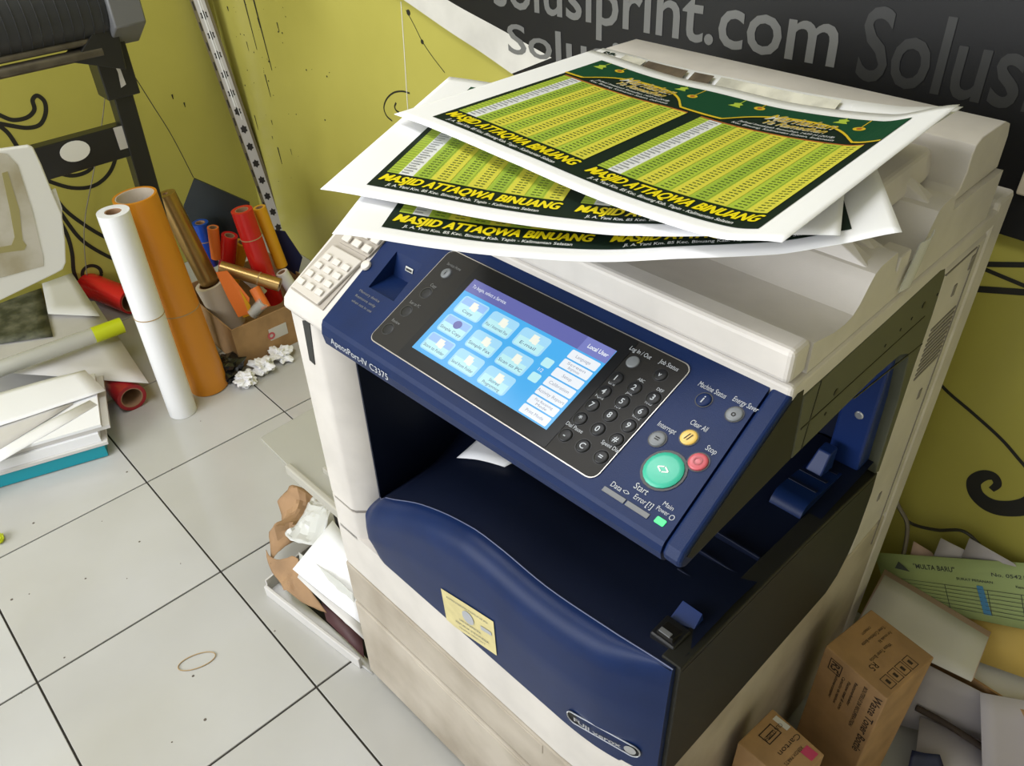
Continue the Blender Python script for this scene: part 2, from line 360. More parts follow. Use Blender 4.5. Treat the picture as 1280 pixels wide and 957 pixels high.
# banner on the back wall
yb = YW-.02
bp_ = lambda x, y: YP(x, y, yb)
ban = empty('shop_banner', YP(900, 20, yb)); tag(ban, 'black vinyl banner with grey website lettering on the back wall', 'banner')
def bchild(g, n, m): o = g.build(n, m, ban); o.matrix_parent_inverse = ban.matrix_world.inverted() if False else Matrix.Translation(-Vector(ban.location)); return o
lo = [bp_(x, y) for x, y in ((470,-22),(505,0),(560,38),(600,64),(640,92))]
zb = .80*(YW-.02)/(YW-.02)
botz = YP(1262,296,yb).z
pl = [(p.x, p.z) for p in lo] + [(lo[-1].x+.12, lo[-1].z-.05), (lo[-1].x+.3, botz+.02), (1.2, botz), (2.0, botz), (2.0, 1.75), (lo[0].x, 1.75)]
bchild(G().prism(pl, yb, yb+.0012, lambda p, t: (p[0], t, p[1])), 'banner_sheet', M['banner'])
# white border swoosh along the lower left edge
up_ = [bp_(x, y) for x, y in ((470,-72),(530,-25),(560,0),(625,36),(690,72))]
lo2 = lo; sw = G()
L1 = spline([(*p,) for p in lo2], 5); L2 = spline([(*p,) for p in up_], 5)
for i in range(len(L1)-1):
    o_ = Vector((0,-.0008,0)); sw.add([L1[i]+o_, L1[i+1]+o_, L2[i+1]+o_, L2[i]+o_], [(0,1,2,3)])
bchild(sw, 'white_border', M['banner_white'])
def btext(s, p0, p1, h, m, bold=0.0):
    """lettering from pixel p0 to p1 (baseline) with cap height h"""
    a = bp_(*p0); b = bp_(*p1); d = b-a; d.y = 0; Wd = d.length; e = d.normalized(); n = Vector((-e.z, 0, e.x))
    g = G(); text_into(g, s, lambda u, v: Vector((a.x, yb-.0012, a.z)) + e*u + n*v, 0, 0, h, width=Wd, bold=bold)
    return bchild(g, 'lettering', m)
btext('solusiprint.com', (618,5), (1043,83), .086, M['banner_text'], .012)
btext('Solusi', (636,65), (775,92), .058, M['banner_text'], .012)
btext('Solusi', (1068,96), (1290,140), .100, M['banner_dim'], .012)
tb = G().box(0, .05, -.03, 0, 0, .075).build('cable_box', M['beige_box'], None, bevel=.003)
pp = YP(1268, 243, YW-.031); tb.location = (pp.x, YW, pp.z); tag(tb, 'beige box on the back wall behind the copier, at the right', 'box')
# ------------------------------------------------------------------ photocopier (local frame: x along the front, y depth, z up)
COP_O, COP_A = Vector((0.86, 0.09, 0)), math.radians(2.0)
cop = empty('photocopier', COP_O, COP_A)
tag(cop, 'large white and navy office photocopier with lit touch screen', 'photocopier')
def part(g, name, m, parent=None, **k): return g.build(name, m, parent or cop, **k)
def yz(poly, x0, x1): return G().prism(poly, x0, x1, lambda p, t: (t, p[0], p[1]))
def xz(poly, y0, y1): return G().prism(poly, y0, y1, lambda p, t: (p[0], t, p[1]))
def xy(poly, z0, z1): return G().prism(poly, z0, z1, lambda p, t: (p[0], p[1], t))
W = 0.64
# feet, cabinet and drawers
for x, y in ((.05,.07),(.59,.07),(.05,.58),(.59,.58)):
    part(G().cyl((x,y,0), (x,y,.03), .022, 16), 'foot', M['black'])
part(G().box(.0, W, .014, .64, .028, .452), 'lower_cabinet', M['case_dirty'], bevel=.006)
for z0, z1 in ((.034,.249),(.257,.358)):
    d = part(G().box(.004, W-.004, -.001, .016, z0, z1), 'drawer', M['case_dirty'], bevel=.004)
    part(G().box(.17, .47, -.0022, .004, z1-.030, z1-.008), 'handle_recess', M['case_dirty'], d, bevel=.001)
# front frame below and left of the blue cover
def front_y(x): return 0.0 if x < .5 else .020*((x-.5)/.14)**2
fr = [(.0,.012),(.004,.003),(.014,0)] + [(x, front_y(x)) for x in (.1,.3,.5,.55,.6,.64)] + [(.64,.05),(.0,.05)]
part(xy(fr, .363, .462), 'front_rail', M['case'], smooth=30)
colp = [(0,.016),(.005,.004),(.016,0),(.062,0),(.070,.003),(.098,.030),(.102,.040),(.102,.50),(0,.50)]
part(xy(colp, .455, .5205), 'column_foot', M['case'], smooth=30)
part(xy([(p[0]*.985+.0008, p[1]*.99+.0015) for p in colp], .5195, .5275), 'column_seam', M['seam'], smooth=30)
col_ = part(xy(colp, .527, .868), 'left_column', M['case'], smooth=30)
part(G().hexa([(.036,-.0012,.800),(.048,-.0012,.798),(.048,.004,.798),(.036,.004,.800),(.040,-.0012,.866),(.058,-.0012,.874),(.058,.004,.874),(.040,.004,.866)]), 'tally_slot', M['black'], col_)
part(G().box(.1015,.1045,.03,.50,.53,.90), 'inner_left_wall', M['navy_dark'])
# back and upper frame
part(G().box(0, W, .502, .64, .452, .962), 'rear_body', M['case'], bevel=.008)
part(G().box(.0, W+.002, .628, .682, .06, 1.00), 'rear_cover', M['case'], bevel=.006)
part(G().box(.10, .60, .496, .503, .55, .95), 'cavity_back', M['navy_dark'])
# output tray surface
seam = [(.10,.556),(.129,.585),(.224,.637),(.319,.668),(.376,.672),(.459,.666),(.563,.677),(.641,.689)]
def tray(u, v):
    x = .104 + u*(.636-.104); y = .018 + v*(.49-.018); zs = sinterp(x, seam)
    back = .62 if x < .45 else .62+.045*min(1,(x-.45)/.1)
    t = max(0, min(1, (y-.12)/.16)); t = t*t*(3-2*t)
    return (x, y, zs*(1-t) + back*t - .001)
tr = G(); tr.grid(tray, 40, 24); tr.open = True
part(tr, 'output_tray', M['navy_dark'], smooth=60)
for y in (.143,.184,.223): part(G().box(.556,.618,y-.0018,y+.0018,.655,.677), 'tray_rib', M['navy_dark'], bevel=.001)
part(yz([(.322,.630),(.323,.664),(.327,.672),(.335,.678),(.345,.679),(.49,.655),(.49,.63)], .572, .6165), 'tray_step', M['navy'], smooth=35)
for y in (.37,.40,.43): part(G().box(.572,.612,y-.003,y+.003,.66,.6785-(y-.345)*.165+.002), 'step_rib', M['navy_dark'], bevel=.001)
ib = part(G().box(.582,.628,.455,.496,.64,.86), 'inner_post', M['navy_bright'], bevel=.004)
part(G().ring((.609,.4555,.752), (.609,.453,.752), [(0,.006),(.6,.006),(1,.0045)], 14), 'screw', M['silver'], ib, smooth=30)
part(G().hexa([(.575,.40,.66),(.60,.40,.66),(.60,.44,.66),(.575,.44,.66),(.582,.42,.70),(.60,.42,.70),(.60,.44,.70),(.582,.44,.70)]), 'paper_stop', M['navy_bright'], bevel=.002)
# power switch
sw_ = part(G().box(.592,.624,.040,.072,.672,.6905), 'power_switch', M['black'], bevel=.002)
part(G().hexa([(.597,.044,.688),(.619,.044,.688),(.619,.067,.688),(.597,.067,.688),(.598,.045,.6965),(.618,.045,.6965),(.618,.066,.690),(.598,.066,.690)]), 'rocker', M['bezel'], sw_, bevel=.001)
part(G().box(.600,.614,.0445,.050,.6955,.6975), 'switch_mark', M['silver'], sw_)
part(G().hexa([(.594,.074,.682),(.624,.074,.682),(.624,.096,.682),(.594,.096,.682),(.594,.074,.683),(.624,.074,.683),(.622,.094,.697),(.596,.094,.697)]), 'switch_guard', M['navy_bright'], bevel=.002)
# blue front cover: profile swept along x
def cover(u, v):
    x = .100 + u*(.637-.100); zt = sinterp(x, seam); fy = front_y(x)
    e = max(0, 1-(x-.100)/.034); zb_ = .457 + .058*(1-math.sqrt(max(0, 1-e*e)))
    bul = -.011 if x < .56 else -.011+.011*(x-.56)/.08
    H_ = zt-zb_; r = min(.038, H_*.45)
    # v 0..1 : seam -> rounded shoulder -> crease -> foot
    if v < .5:
        a = v/.5*math.pi/2
        y = .020 + (fy-.020+bul)*math.sin(a); z = zt - r*(1-math.cos(a))
    elif v < .75:
        t = (v-.5)/.25; y = fy + bul; z = zt-r - (H_*.25)*t
    else:
        t = (v-.75)/.25; y = fy + bul + (.0035-bul)*t*.7; z = (zt-r-H_*.25) + (zb_-(zt-r-H_*.25))*t
    if e > 0: y += .012*e**3
    return (x, y, z)
cv = G(); cv.grid(cover, 48, 24)
vs_ = [cover(1, j/24) for j in range(25)]; o_ = len(cv.v)
cv.add([*vs_, *[(p[0], .050, p[2]) for p in vs_]], [(j, j+1, 26+j, 25+j) for j in range(24)])
cvo = part(cv, 'front_cover', M['navy'], smooth=28)
pe = [cover(i/30, 0) for i in range(31)]
part(G().path([(p[0], p[1]+.0006, p[2]+.0004) for p in pe], .0008, 6), 'cover_edge', mat('pale_edge', (0.10,0.115,0.20), 0.3), cvo)
def csurf(x, z):
    """front face of the cover at (x,z), a hair proud"""
    u = (x-.100)/.537; lo_, hi = .40, 1.0
    for _ in range(24):
        m_ = (lo_+hi)/2
        if cover(u, m_)[2] > z: lo_ = m_
        else: hi = m_
    p = cover(u, lo_); return p
st = G(); st.grid(lambda u, v: (lambda q: (q[0], q[1]-.0012, q[2]))(csurf(.286+.108*u-.006*(1-v), .452+.030*u+.088*v)), 6, 6)
so = part(st, 'certification_sticker', M['sticker'], cvo)
sfn = lambda a, b: (lambda q: (q[0], q[1]-.0020, q[2]))(csurf(.286+a, .455+.28*a+b))
g = G(); g.add([sfn(.052+.012*math.cos(t), .052+.015*math.sin(t)) for t in [i*math.pi/10 for i in range(20)]], [tuple(range(20))]); g.add([sfn(.078,.044), sfn(.100,.046), sfn(.100,.054), sfn(.078,.054)], [(0,1,2,3)])
part(g, 'sticker_emblem', M['sticker_grey'], so)
g = G()
text_into(g, 'KEMENTERIAN KOMUNIKASI', sfn, .010, .070, .004, width=.085); text_into(g, 'DAN INFORMATIKA', sfn, .030, .030, .005, width=.045); text_into(g, 'REPUBLIK INDONESIA', sfn, .020, .018, .005, width=.070); text_into(g, 'Sertifikat 19527/2011', sfn, .025, .008, .004, width=.055)
part(g, 'sticker_print', M['sticker_ink'], so)
# maker's badge
def badge_fn(a, b): q = csurf(min(.634, .516+a), .4835+.085*a+b); return (q[0], q[1]-.0016, q[2])
g = G(); n = 14; pts = [(.012+.011*math.cos(t), .011+.0125*math.sin(t)) for t in [math.pi/2+i*math.pi/n for i in range(n+1)]] + [(.090+.011*math.cos(t), .011+.0125*math.sin(t)) for t in [-math.pi/2+i*math.pi/n for i in range(n+1)]]
for k in range(len(pts)//2-1):
    a, b, c, d = pts[k], pts[k+1], pts[-k-2], pts[-k-1]; g.add([badge_fn(*q) for q in (a,b,c,d)], [(0,1,2,3)])
g.add([badge_fn(*pts[n//1]), badge_fn(*pts[n+1]), badge_fn(*pts[n+1])], [(0,1,2)]) if False else None
bo = part(g, 'maker_badge', M['bezel_in'], cvo)
g = G(); P2 = [Vector(badge_fn(*q)) for q in pts] + [Vector(badge_fn(*pts[0]))]; g.path([p+Vector((0,-.0006,0)) for p in P2], .0010, 6); part(g, 'badge_rim', M['silver'], bo)
g = G(); bf = lambda a, b: (lambda q: (q[0], q[1]-.0012, q[2]))(badge_fn(a, b))
text_into(g, 'FUJI xerox', bf, .012, .0065, .0085, width=.066, bold=.02)
g.add([bf(.089+.0075*math.cos(t), .011+.0085*math.sin(t)) for t in [i*math.pi/10 for i in range(20)]], [tuple(range(20))]); part(g, 'badge_lettering', M['silver'], bo)
# ---- control panel: sloping plane PM(x,t,h), features sheared a little as seen
SD = Vector((0,.157,.095)).normalized(); ND = Vector((1,0,0)).cross(SD)
def PL(x, t, h=0): return Vector((x, 0, .89)) + SD*t + ND*h
def PM(x, t, h=0): return PL(x+.12*t, t, h)
TT = .178
prof = [(.004,.862),(-.002,.868),(-.005,.879),(-.003,.886),(0,.89),(.157,.985),(.157,.93),(.10,.885),(.02,.862)]
# panel sides; the top is laid in strips around the memory pocket
body = G()
x0_, x1_ = .092, .620
dzf = [-.013,-.013,-.007,-.002,0,0,0,0,-.006]
body.add([(x0_,p[0],p[1]+dz) for p, dz in zip(prof, dzf)] + [(x1_,*p) for p in prof], [tuple(range(9))[::-1], tuple(range(9,18))] + [(i, (i+1) % 9, 9+(i+1) % 9, 9+i) for i in range(9) if i != 4])
pk = (.120,.170,.066,.124)
for a, b, c, d in ((x0_,x1_,0,pk[2]), (x0_,x1_,pk[3],.1835), (x0_,pk[0],pk[2],pk[3]), (pk[1],x1_,pk[2],pk[3])):
    body.add([PL(a,c), PL(b,c), PL(b,d), PL(a,d)], [(0,1,2,3)])
body.open = True
pan = part(body, 'control_panel', M['navy'])
g = G(); q = [PL(pk[0],pk[2]), PL(pk[1],pk[2]), PL(pk[1],pk[3]), PL(pk[0],pk[3])]; dq = [PL(pk[0],pk[2],-.002), PL(pk[1],pk[2],-.002), PL(pk[1],pk[3]-.024,-.020), PL(pk[0],pk[3]-.024,-.020)]
g.add(q+dq, [(4,5,6,7),(0,1,5,4),(1,2,6,5),(2,3,7,6),(3,0,4,7)]); g.open = True
po = part(g, 'memory_pocket', M['navy'], pan)
g = G(); a0 = dq[3]+(q[3]-dq[3])*.42+Vector((.022,-.0010,.0012)); ex = Vector((1,0,0)); ez = (q[3]-dq[3]).normalized()
g.add([a0, a0+ex*.014, a0+ex*.014+ez*.006, a0+ez*.006], [(0,1,2,3)]); uo = part(g, 'usb_port', M['silver'], po)
g = G(); a1 = a0+Vector((.0015,-.0006,0))+ez*.0012; g.add([a1, a1+ex*.011, a1+ex*.011+ez*.003, a1+ez*.003], [(0,1,2,3)]); part(g, 'usb_tongue', M['black'], uo)
g = G()
for k, s in enumerate(('Memory device', 'Remove only', 'when not in use')): text_into(g, s, lambda a, b: PL(a, b, .0008), .112, .055-.008*k, .0035, width=.040)
part(g, 'pocket_note', M['label_dim'], pan)
# fascia model name
g = G(); text_into(g, 'ApeosPort-IV C3375', lambda a, b: (a, -.0058, b+.012*(a-.112)), .112, .8665, .0095, width=.116); part(g, 'model_name', M['label'], pan)
# end cap on the right
ep = [(p[0], p[1]) for p in prof]
ecap = part(yz([(.004,.868),(-.004,.874),(-.005,.882),(0,.8905),(.157,.9855),(.172,.985),(.181,.881),(.10,.876)], .6212, .6415), 'panel_end_cap', M['navy'], bevel=.004, seg=3)
part(yz([(.012,.876),(.004,.884),(.010,.890),(.158,.978),(.170,.976),(.178,.884)], .6400, .6425), 'end_cap_shade', M['side_low'], ecap)  # dark sheet over the navy cap, its end's shade put into the colour
# silver rim + dark bezel insert
def rrect(x0, x1, t0, t1, r, n=5):
    P = []
    for cx, ct, a0 in ((x1-r,t1-r,0),(x0+r,t1-r,90),(x0+r,t0+r,180),(x1-r,t0+r,270)):
        for k in range(n+1):
            a = math.radians(a0+90*k/n); P.append((cx+r*math.cos(a), ct+r*math.sin(a)))
    return P
def plate(poly, h0, h1, F=PM):
    return G().prism(poly, h0, h1, lambda p, t: F(p[0], p[1], t))
part(plate(rrect(.1745,.5275,.011,.158,.010), -.001, .0014), 'bezel_rim', M['rim'], pan)
bz = part(plate(rrect(.1757,.5263,.0122,.1568,.009), .0, .0021), 'bezel', M['bezel'], pan)
part(plate(rrect(.228,.463,.0135,.1555,.002), .0018, .0026), 'screen_surround', M['bezel_in'], bz)
SX0, SX1, ST0, ST1 = .2385, .4505, .0295, .1365
sm = part(plate([(SX0,ST0),(SX1,ST0),(SX1,ST1),(SX0,ST1)], .0022, .0030), 'touch_screen', M['s_blue'], bz)
def sq(g, x0, x1, t0, t1, h, mi=0, r=None):
    """screen-space rectangle on the display: coordinates 0..1"""
    X = lambda a: SX0+(SX1-SX0)*a; Tt = lambda b: ST0+(ST1-ST0)*b
    P = [(X(x0),Tt(t0)),(X(x1),Tt(t0)),(X(x1),Tt(t1)),(X(x0),Tt(t1))] if not r else rrect(X(x0),X(x1),Tt(t0),Tt(t1),r,3)
    g.add([PM(p[0],p[1],h) for p in P], [tuple(range(len(P)))], mi)
sfn2 = lambda h: (lambda a, b: PM(SX0+(SX1-SX0)*a, ST0+(ST1-ST0)*b, h))
g = G(); sq(g, 0, .82, .835, 1, .0033); part(g, 'screen_header', M['s_head'], sm)
g = G(); sq(g, .82, 1, .835, 1, .0033); part(g, 'screen_user_field', M['s_user'], sm)
gt = G(); 
def stext(g, s, x, y, h, wd, align='L', bold=0.0):
    F = sfn2(.0042); vs, fs = glyphs(s, bold); a0 = min(v[0] for v in vs); a1 = max(v[0] for v in vs)
    ox = x if align == 'L' else x-wd/2
    o = len(g.v); g.v += [tuple(F(ox+(v[0]-a0)/(a1-a0)*wd, y+v[1]/.7*h)) for v in vs]; g.f += [tuple(i+o for i in f) for f in fs]; g.m += [0]*len(fs)
stext(gt, 'To begin, select a Service.', .03, .90, .04, .26)
part(gt, 'screen_title', M['s_white'], sm)
gt = G(); stext(gt, 'Local User', .86, .895, .045, .125, bold=.02); part(gt, 'user_name', M['s_white'], sm)
names = (('Copy','Fax / Internet Fax','E-mail'),('Simple Copy','Simple Fax','Scan to PC'),('Store to Folder','Send from Folder','Stored Programming'))
for r in range(3):
    for c in range(3):
        x0 = .035+c*.225; t1 = .795-r*.262; g = G()
        sq(g, x0, x0+.195, t1-.225, t1, .0034, 0, .004); b_ = part(g, 'service_button', M['s_btn'], sm)
        g = G(); sq(g, x0+.012, x0+.183, t1-.10, t1-.015, .0037); part(g, 'button_sheen', M['s_btn3'] if (c == 0) else M['s_btn'], b_)
        g = G(); sq(g, x0+.012, x0+.183, t1-.212, t1-.10, .0037); part(g, 'button_face', M['s_btn2'], b_)
        g = G(); cx, ct = x0+.105, t1-.075
        if (r, c) in ((1,0),): g.add([sfn2(.0041)(cx+.028*math.cos(t), ct+.05*math.sin(t)) for t in [k*math.pi/8 for k in range(16)]], [tuple(range(16))])
        else: sq(g, cx-.022, cx+.018, ct-.045, ct+.045, .0040); sq(g, cx+.002, cx+.030, ct-.055, ct+.015, .0042)
        part(g, 'button_icon', M['s_icon'] if (r, c) != (1,0) else M['s_head'], b_)
        g = G(); nm = names[r][c]
        if nm == 'Stored Programming': stext(g, 'Stored', x0+.0975, t1-.155, .034, .07, 'C'); stext(g, 'Programming', x0+.0975, t1-.205, .034, .12, 'C')
        else: stext(g, nm, x0+.0975, t1-.185, .036, min(.16, .014*len(nm)+.02), 'C')
        part(g, 'button_text', M['s_dark'], b_)
tabs = ('Language','Screen Brightness','Setup','Calibration','Activity Report','Fax Receiving Mode','Print Mode')
for k, s in enumerate(tabs):
    t1 = .815-k*.1165; g = G(); sq(g, .805, .985, t1-.100, t1, .0034, 0, .0015); b_ = part(g, 'screen_tab', M['s_white'], sm)
    g = G(); ws = s.split(' ')
    if len(s) > 15: stext(g, ' '.join(ws[:-1]), .895, t1-.045, .028, .115, 'C'); stext(g, ws[-1], .895, t1-.085, .028, .07, 'C')
    else: stext(g, s, .895, t1-.066, .034, .0115*len(s), 'C')
    part(g, 'tab_text', M['s_grey'], b_)
for t0 in (.33, .52):
    g = G(); sq(g, .715, .775, t0, t0+.10, .0034, 0, .002); part(g, 'page_button', M['s_btn2'], sm)
g = G(); stext(g, '1/2', .73, .455, .04, .03); part(g, 'page_number', M['s_white'], sm)
# keys
def dome(x, t, r, h0, hh, F=PM, n=20):
    g = G(); rings = ((1.0,0),(1.0,.55),(.93,.85),(.75,1.0),(.0001,1.06)); vs = []; fs = []
    for rr, a in rings:
        for k in range(n):
            an = 2*math.pi*k/n; vs.append(F(x+r*rr*math.cos(an), t+r*rr*math.sin(an), h0+hh*a))
    for i in range(len(rings)-1):
        for k in range(n): fs.append((i*n+k, i*n+(k+1) % n, (i+1)*n+(k+1) % n, (i+1)*n+k))
    g.add(vs, fs); return g
def ringp(x, t, r, wd, h, F=PM, n=20):
    g = G(); vs = []
    for k in range(n):
        an = 2*math.pi*k/n; vs += [F(x+(r)*math.cos(an), t+r*math.sin(an), h), F(x+(r+wd)*math.cos(an), t+(r+wd)*math.sin(an), h)]
    g.add(vs, [(2*k, 2*k+1, (2*((k+1) % n))+1, 2*((k+1) % n)) for k in range(n)]); return g
def key(name, x, t, r, m, parent, hh=.0022, h0=.0018, glyph=None, gm=None, gh=.006, gw=None, ringm=None):
    o = part(dome(x, t, r, h0, hh), name, m, parent, smooth=40)
    part(ringp(x, t, r*1.01, r*.14, h0+.0006), 'key_ring', ringm or M['black'], o)
    if glyph:
        g = G(); text_into(g, glyph, lambda a, b: PM(a, b, h0+hh*1.1+.0004), x, t-gh*.5, gh, width=gw, align='C', bold=.01); part(g, 'key_mark', gm or M['label'], o)
    return o
rows = ((.111,'123'),(.093,'456'),(.075,'789'),(.057,'*0#'),(.035,'-C='))
colx = (.4715,.4945,.5175)
for t, s in rows:
    for x, ch in zip(colx, s): key('number_key', x, t, .0073, M['key_black'], bz, glyph=ch, gh=.0062, ringm=M['key_black'])
key('log_in_key', .473, .134, .0068, M['key_grey'], bz); key('job_status_key', .5065, .135, .0068, M['key_black'], bz, glyph='v', gh=.005)
g = G(); LT = lambda s, x, t, wd, h=.0052: text_into(g, s, lambda a, b: PM(a, b, .0030), x, t, h, width=wd, align='C')
LT('Log In / Out', .473, .144, .026, .0048); LT('Job Status', .5065, .1455, .022, .0048)
for s, x, t in (('ABC',.4945,.1195),('DEF',.5175,.1195),('GHI',.4715,.1025),('JKL',.4945,.1025),('MNO',.5175,.1025),('PQRS',.4715,.0845),('TUV',.4945,.0845),('WXYZ',.5175,.0845)): LT(s, x, t, .0022*len(s)+.001, .0032)
LT('Dial Pause', .4735, .0445, .021, .0042); LT('Speed Dial', .5175, .0465, .021, .0042)
part(g, 'keypad_labels', M['label'], bz)
# left bezel buttons
key('services_home_key', .1975, .127, .0068, M['key_grey'], bz, glyph='i', gm=M['bezel'], gh=.006)
for x, t in ((.1950,.094),(.1915,.063),(.1895,.033)): key('custom_key', x, t, .0072, M['key_black'], bz, hh=.0007)
g = G(); LT('Services Home', .200, .137, .024, .0038); LT('Copy', .197, .104, .010, .0040); LT('Scan to PC', .195, .0735, .018, .0040); LT('Review', .192, .0435, .014, .0040); part(g, 'bezel_labels', M['label_dim'], bz)
# function buttons on the blue field
k_ = dict(h0=.0002)
key('machine_status_key', .5578, .133, .0072, M['navy'], pan, glyph='i', gh=.008, **k_); key('energy_saver_key', .5905, .134, .0076, M['key_grey'], pan, glyph='o', gh=.006, gm=M['bezel'], **k_)
key('interrupt_key', .5486, .078, .0078, M['key_grey'], pan, glyph='=', gm=M['bezel'], gh=.007, **k_); key('clear_all_key', .5717, .094, .0080, M['amber'], pan, glyph='//', gm=M['bezel'], gh=.007, **k_)
key('stop_key', .5946, .078, .0090, M['redb'], pan, hh=.003, glyph='O', gm=M['maroon'], gh=.008, **k_); so_ = key('start_key', .5745, .055, .0186, M['green'], pan, hh=.0032, glyph='<>', gm=M['s_icon'], gh=.010, gw=.012, **k_)
g = G()
def LB(s, x, t, wd, h=.0055):
    g = G(); text_into(g, s, lambda a, b: PM(a, b, .0008), x, t, h, width=wd, align='C'); part(g, 'panel_label', M['label'], pan)
LB('Machine Status', .5578, .1430, .030); LB('Energy Saver', .5925, .1450, .026); LB('Interrupt', .5486, .0895, .020); LB('Clear All', .5717, .1060, .018); LB('Stop', .5966, .0915, .011)
LB('Start', .5700, .0265, .015, .0065); LB('Data', .5495, .0165, .012); LB('Error', .5760, .0180, .013); LB('Main', .6010, .0270, .011, .0045); LB('Power', .6000, .0205, .013, .0045)
LB('<>', .5605, .0165, .007); LB('[!]', .5870, .0180, .006); LB('O', .6105, .0190, .005)
for x0 in (.540,.5675): part(plate([(x0,.0085),(x0+.0255,.0085),(x0+.0255,.0135),(x0,.0135)], 0, .001, PM), 'indicator_bar', M['ledbar'], pan)
part(plate(rrect(.5995,.6095,.0100,.0165,.001,2), 0, .0012), 'power_lamp', M['led'], pan)
# ---- white cap with the small keypads, left of the panel
cp = part(yz([(.0,.868),(-.003,.874),(.0,.886),(.010,.8955),(.157,.9835),(.157,.868)], .0, .0925), 'left_cap', M['case'], bevel=.005, seg=3)
g = plate([(.006,.012),(.082,.010),(.086,.150),(.010,.150)], .0, .0012, PL); ft = part(g, 'keypad_well', M['pad'], cp)
kp = part(plate([(.010,.014),(.072,.012),(.086,.090),(.022,.090)], .001, .0055, PL), 'keypad', mat('keypad_plate', (0.50,0.46,0.41), 0.5), cp, bevel=.0015)
for r in range(4):
    for c in range(3):
        x = .0215+.0205*c+.0035*r; t = .0265+.0150*r+.0
        part(plate([(x-.0065,t-.0042),(x+.0065,t-.0042),(x+.0065,t+.0042),(x-.0065,t+.0042)], .005, .0085, PL), 'key', M['key_white'], kp, bevel=.001)
kp2 = part(plate([(.026,.098),(.088,.098),(.096,.150),(.032,.150)], .001, .003, PL), 'rear_keypad', M['pad'], cp)
for r in range(3):
    for c in range(3):
        x = .037+.0215*c+.003*r; t = .107+.0160*r
        part(plate([(x-.0075,t-.0052),(x+.0075,t-.0052),(x+.0075,t+.0052),(x-.0075,t+.0052)], .003, .0075, PL), 'key', M['key_white'], kp2, bevel=.0015)
part(dome(.094, .088, .007, .001, .004, PL), 'pad_hinge', M['key_white'], cp, smooth=40)
# ---- scanner and document feeder
part(G().box(.0, W+.002, .1475, .64, .964, .990), 'scanner_frame', M['case'], bevel=.005, seg=3)
part(G().box(.02, W-.002, .143, .1745, .992, 1.029), 'lid_front_rail', M['case'], bevel=.006, seg=3)
lidp = [(.175,.990),(.175,1.024),(.190,1.0205),(.215,1.015),(.238,1.0135),(.252,1.0165),(.262,1.0245),(.273,1.040),(.281,1.049),(.292,1.053),(.325,1.054),(.330,1.046),(.333,1.030),(.362,1.026),(.383,1.028),(.394,1.036),(.403,1.052),(.412,1.066),(.424,1.0705),(.446,1.071),(.454,1.066),(.458,1.050),(.516,1.0515),(.60,1.05),(.60,.990)]
lid = part(yz(lidp, .02, W-.001), 'document_lid', M['case'], smooth=25)
part(G().box(.622,.6385,.176,.60,.9885,.994), 'lid_seam', M['seam'], lid)
hump = [(.458,1.0515),(.470,1.054),(.484,1.064),(.490,1.080),(.488,1.100),(.492,1.110),(.505,1.115),(.572,1.113),(.590,1.106),(.598,1.090),(.600,1.0515)]
part(yz(hump, .12, .632), 'feeder_housing', M['case'], bevel=.008, seg=3, smooth=30)
# input tray: thick rounded slab above the output tray
slab = [(.20,.02),(.60,.005),(.606,.012),(.600,.35),(.598,.36)]
it = G(); it.prism([(.16,.300),(.575,.310),(.596,.330),(.592,.47),(.586,.51),(.16,.50)], 1.066, 1.097, lambda p, t: (p[0]+(1.097-t)*.25 if p[0] > .3 else p[0], p[1], t))
part(it, 'input_tray', M['case'], bevel=.006, seg=3)
# low guide ridges on the output tray
for (xa, ya, za), (xb, yb_, zb_), hh in (((.40,.290,1.053),(.632,.292,1.053),.016),((.42,.318,1.054),(.628,.322,1.054),.012),((.44,.420,1.070),(.630,.425,1.070),.018)):
    part(G().hexa([(xa,ya-.006,za-.004),(xb,yb_-.008,zb_-.004),(xb,yb_+.010,zb_-.004),(xa,ya+.006,za-.004),(xa,ya,za-.002),(xb-.05,yb_-.002,zb_+hh),(xb-.03,yb_+.006,zb_+hh*.8),(xa,ya+.002,za-.002)]), 'paper_guide', M['case'], lid, bevel=.0012)
# stopper flap, cloudy plastic
g = G(); g.grid(lambda u, v: (.643+.004*math.sin(u*3), .350+.030*u+.022*v, .999+.048*v+.004*u), 6, 6); part(g, 'stopper_flap', M['bubble'], solid=.0015)
part(G().box(.615,.640,.336,.362,1.026,1.044), 'tray_hinge', M['case'], bevel=.002)
# ---- right side panels
us = [(.181,.8815),(.300,.884),(.363,.885),(.425,.880),(.452,.868),(.463,.855),(.480,.78),(.488,.645),(.501,.640),(.501,.70),(.4985,.83),(.501,.90),(.497,.956),(.490,.968),(.474,.9725),(.174,.9655)]
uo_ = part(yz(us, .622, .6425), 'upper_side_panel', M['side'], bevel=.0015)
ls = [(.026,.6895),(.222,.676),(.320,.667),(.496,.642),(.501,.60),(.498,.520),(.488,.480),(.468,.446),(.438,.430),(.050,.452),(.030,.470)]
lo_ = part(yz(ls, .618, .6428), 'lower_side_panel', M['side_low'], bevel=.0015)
part(yz([(.030,.681),(.222,.6675),(.320,.6585),(.490,.634),(.490,.6325),(.320,.657),(.222,.666),(.030,.6795)], .642, .6432), 'panel_groove', M['black'], lo_)
for a in (((.185,.9195),(.47,.9135),(.47,.9115),(.185,.9175)), ((.205,.966),(.198,.884),(.2,.884),(.207,.966)), ((.31,.8845),(.498,.86),(.498,.858),(.31,.8825))):
    part(yz(list(a), .642, .6431), 'panel_groove', M['black'], uo_)
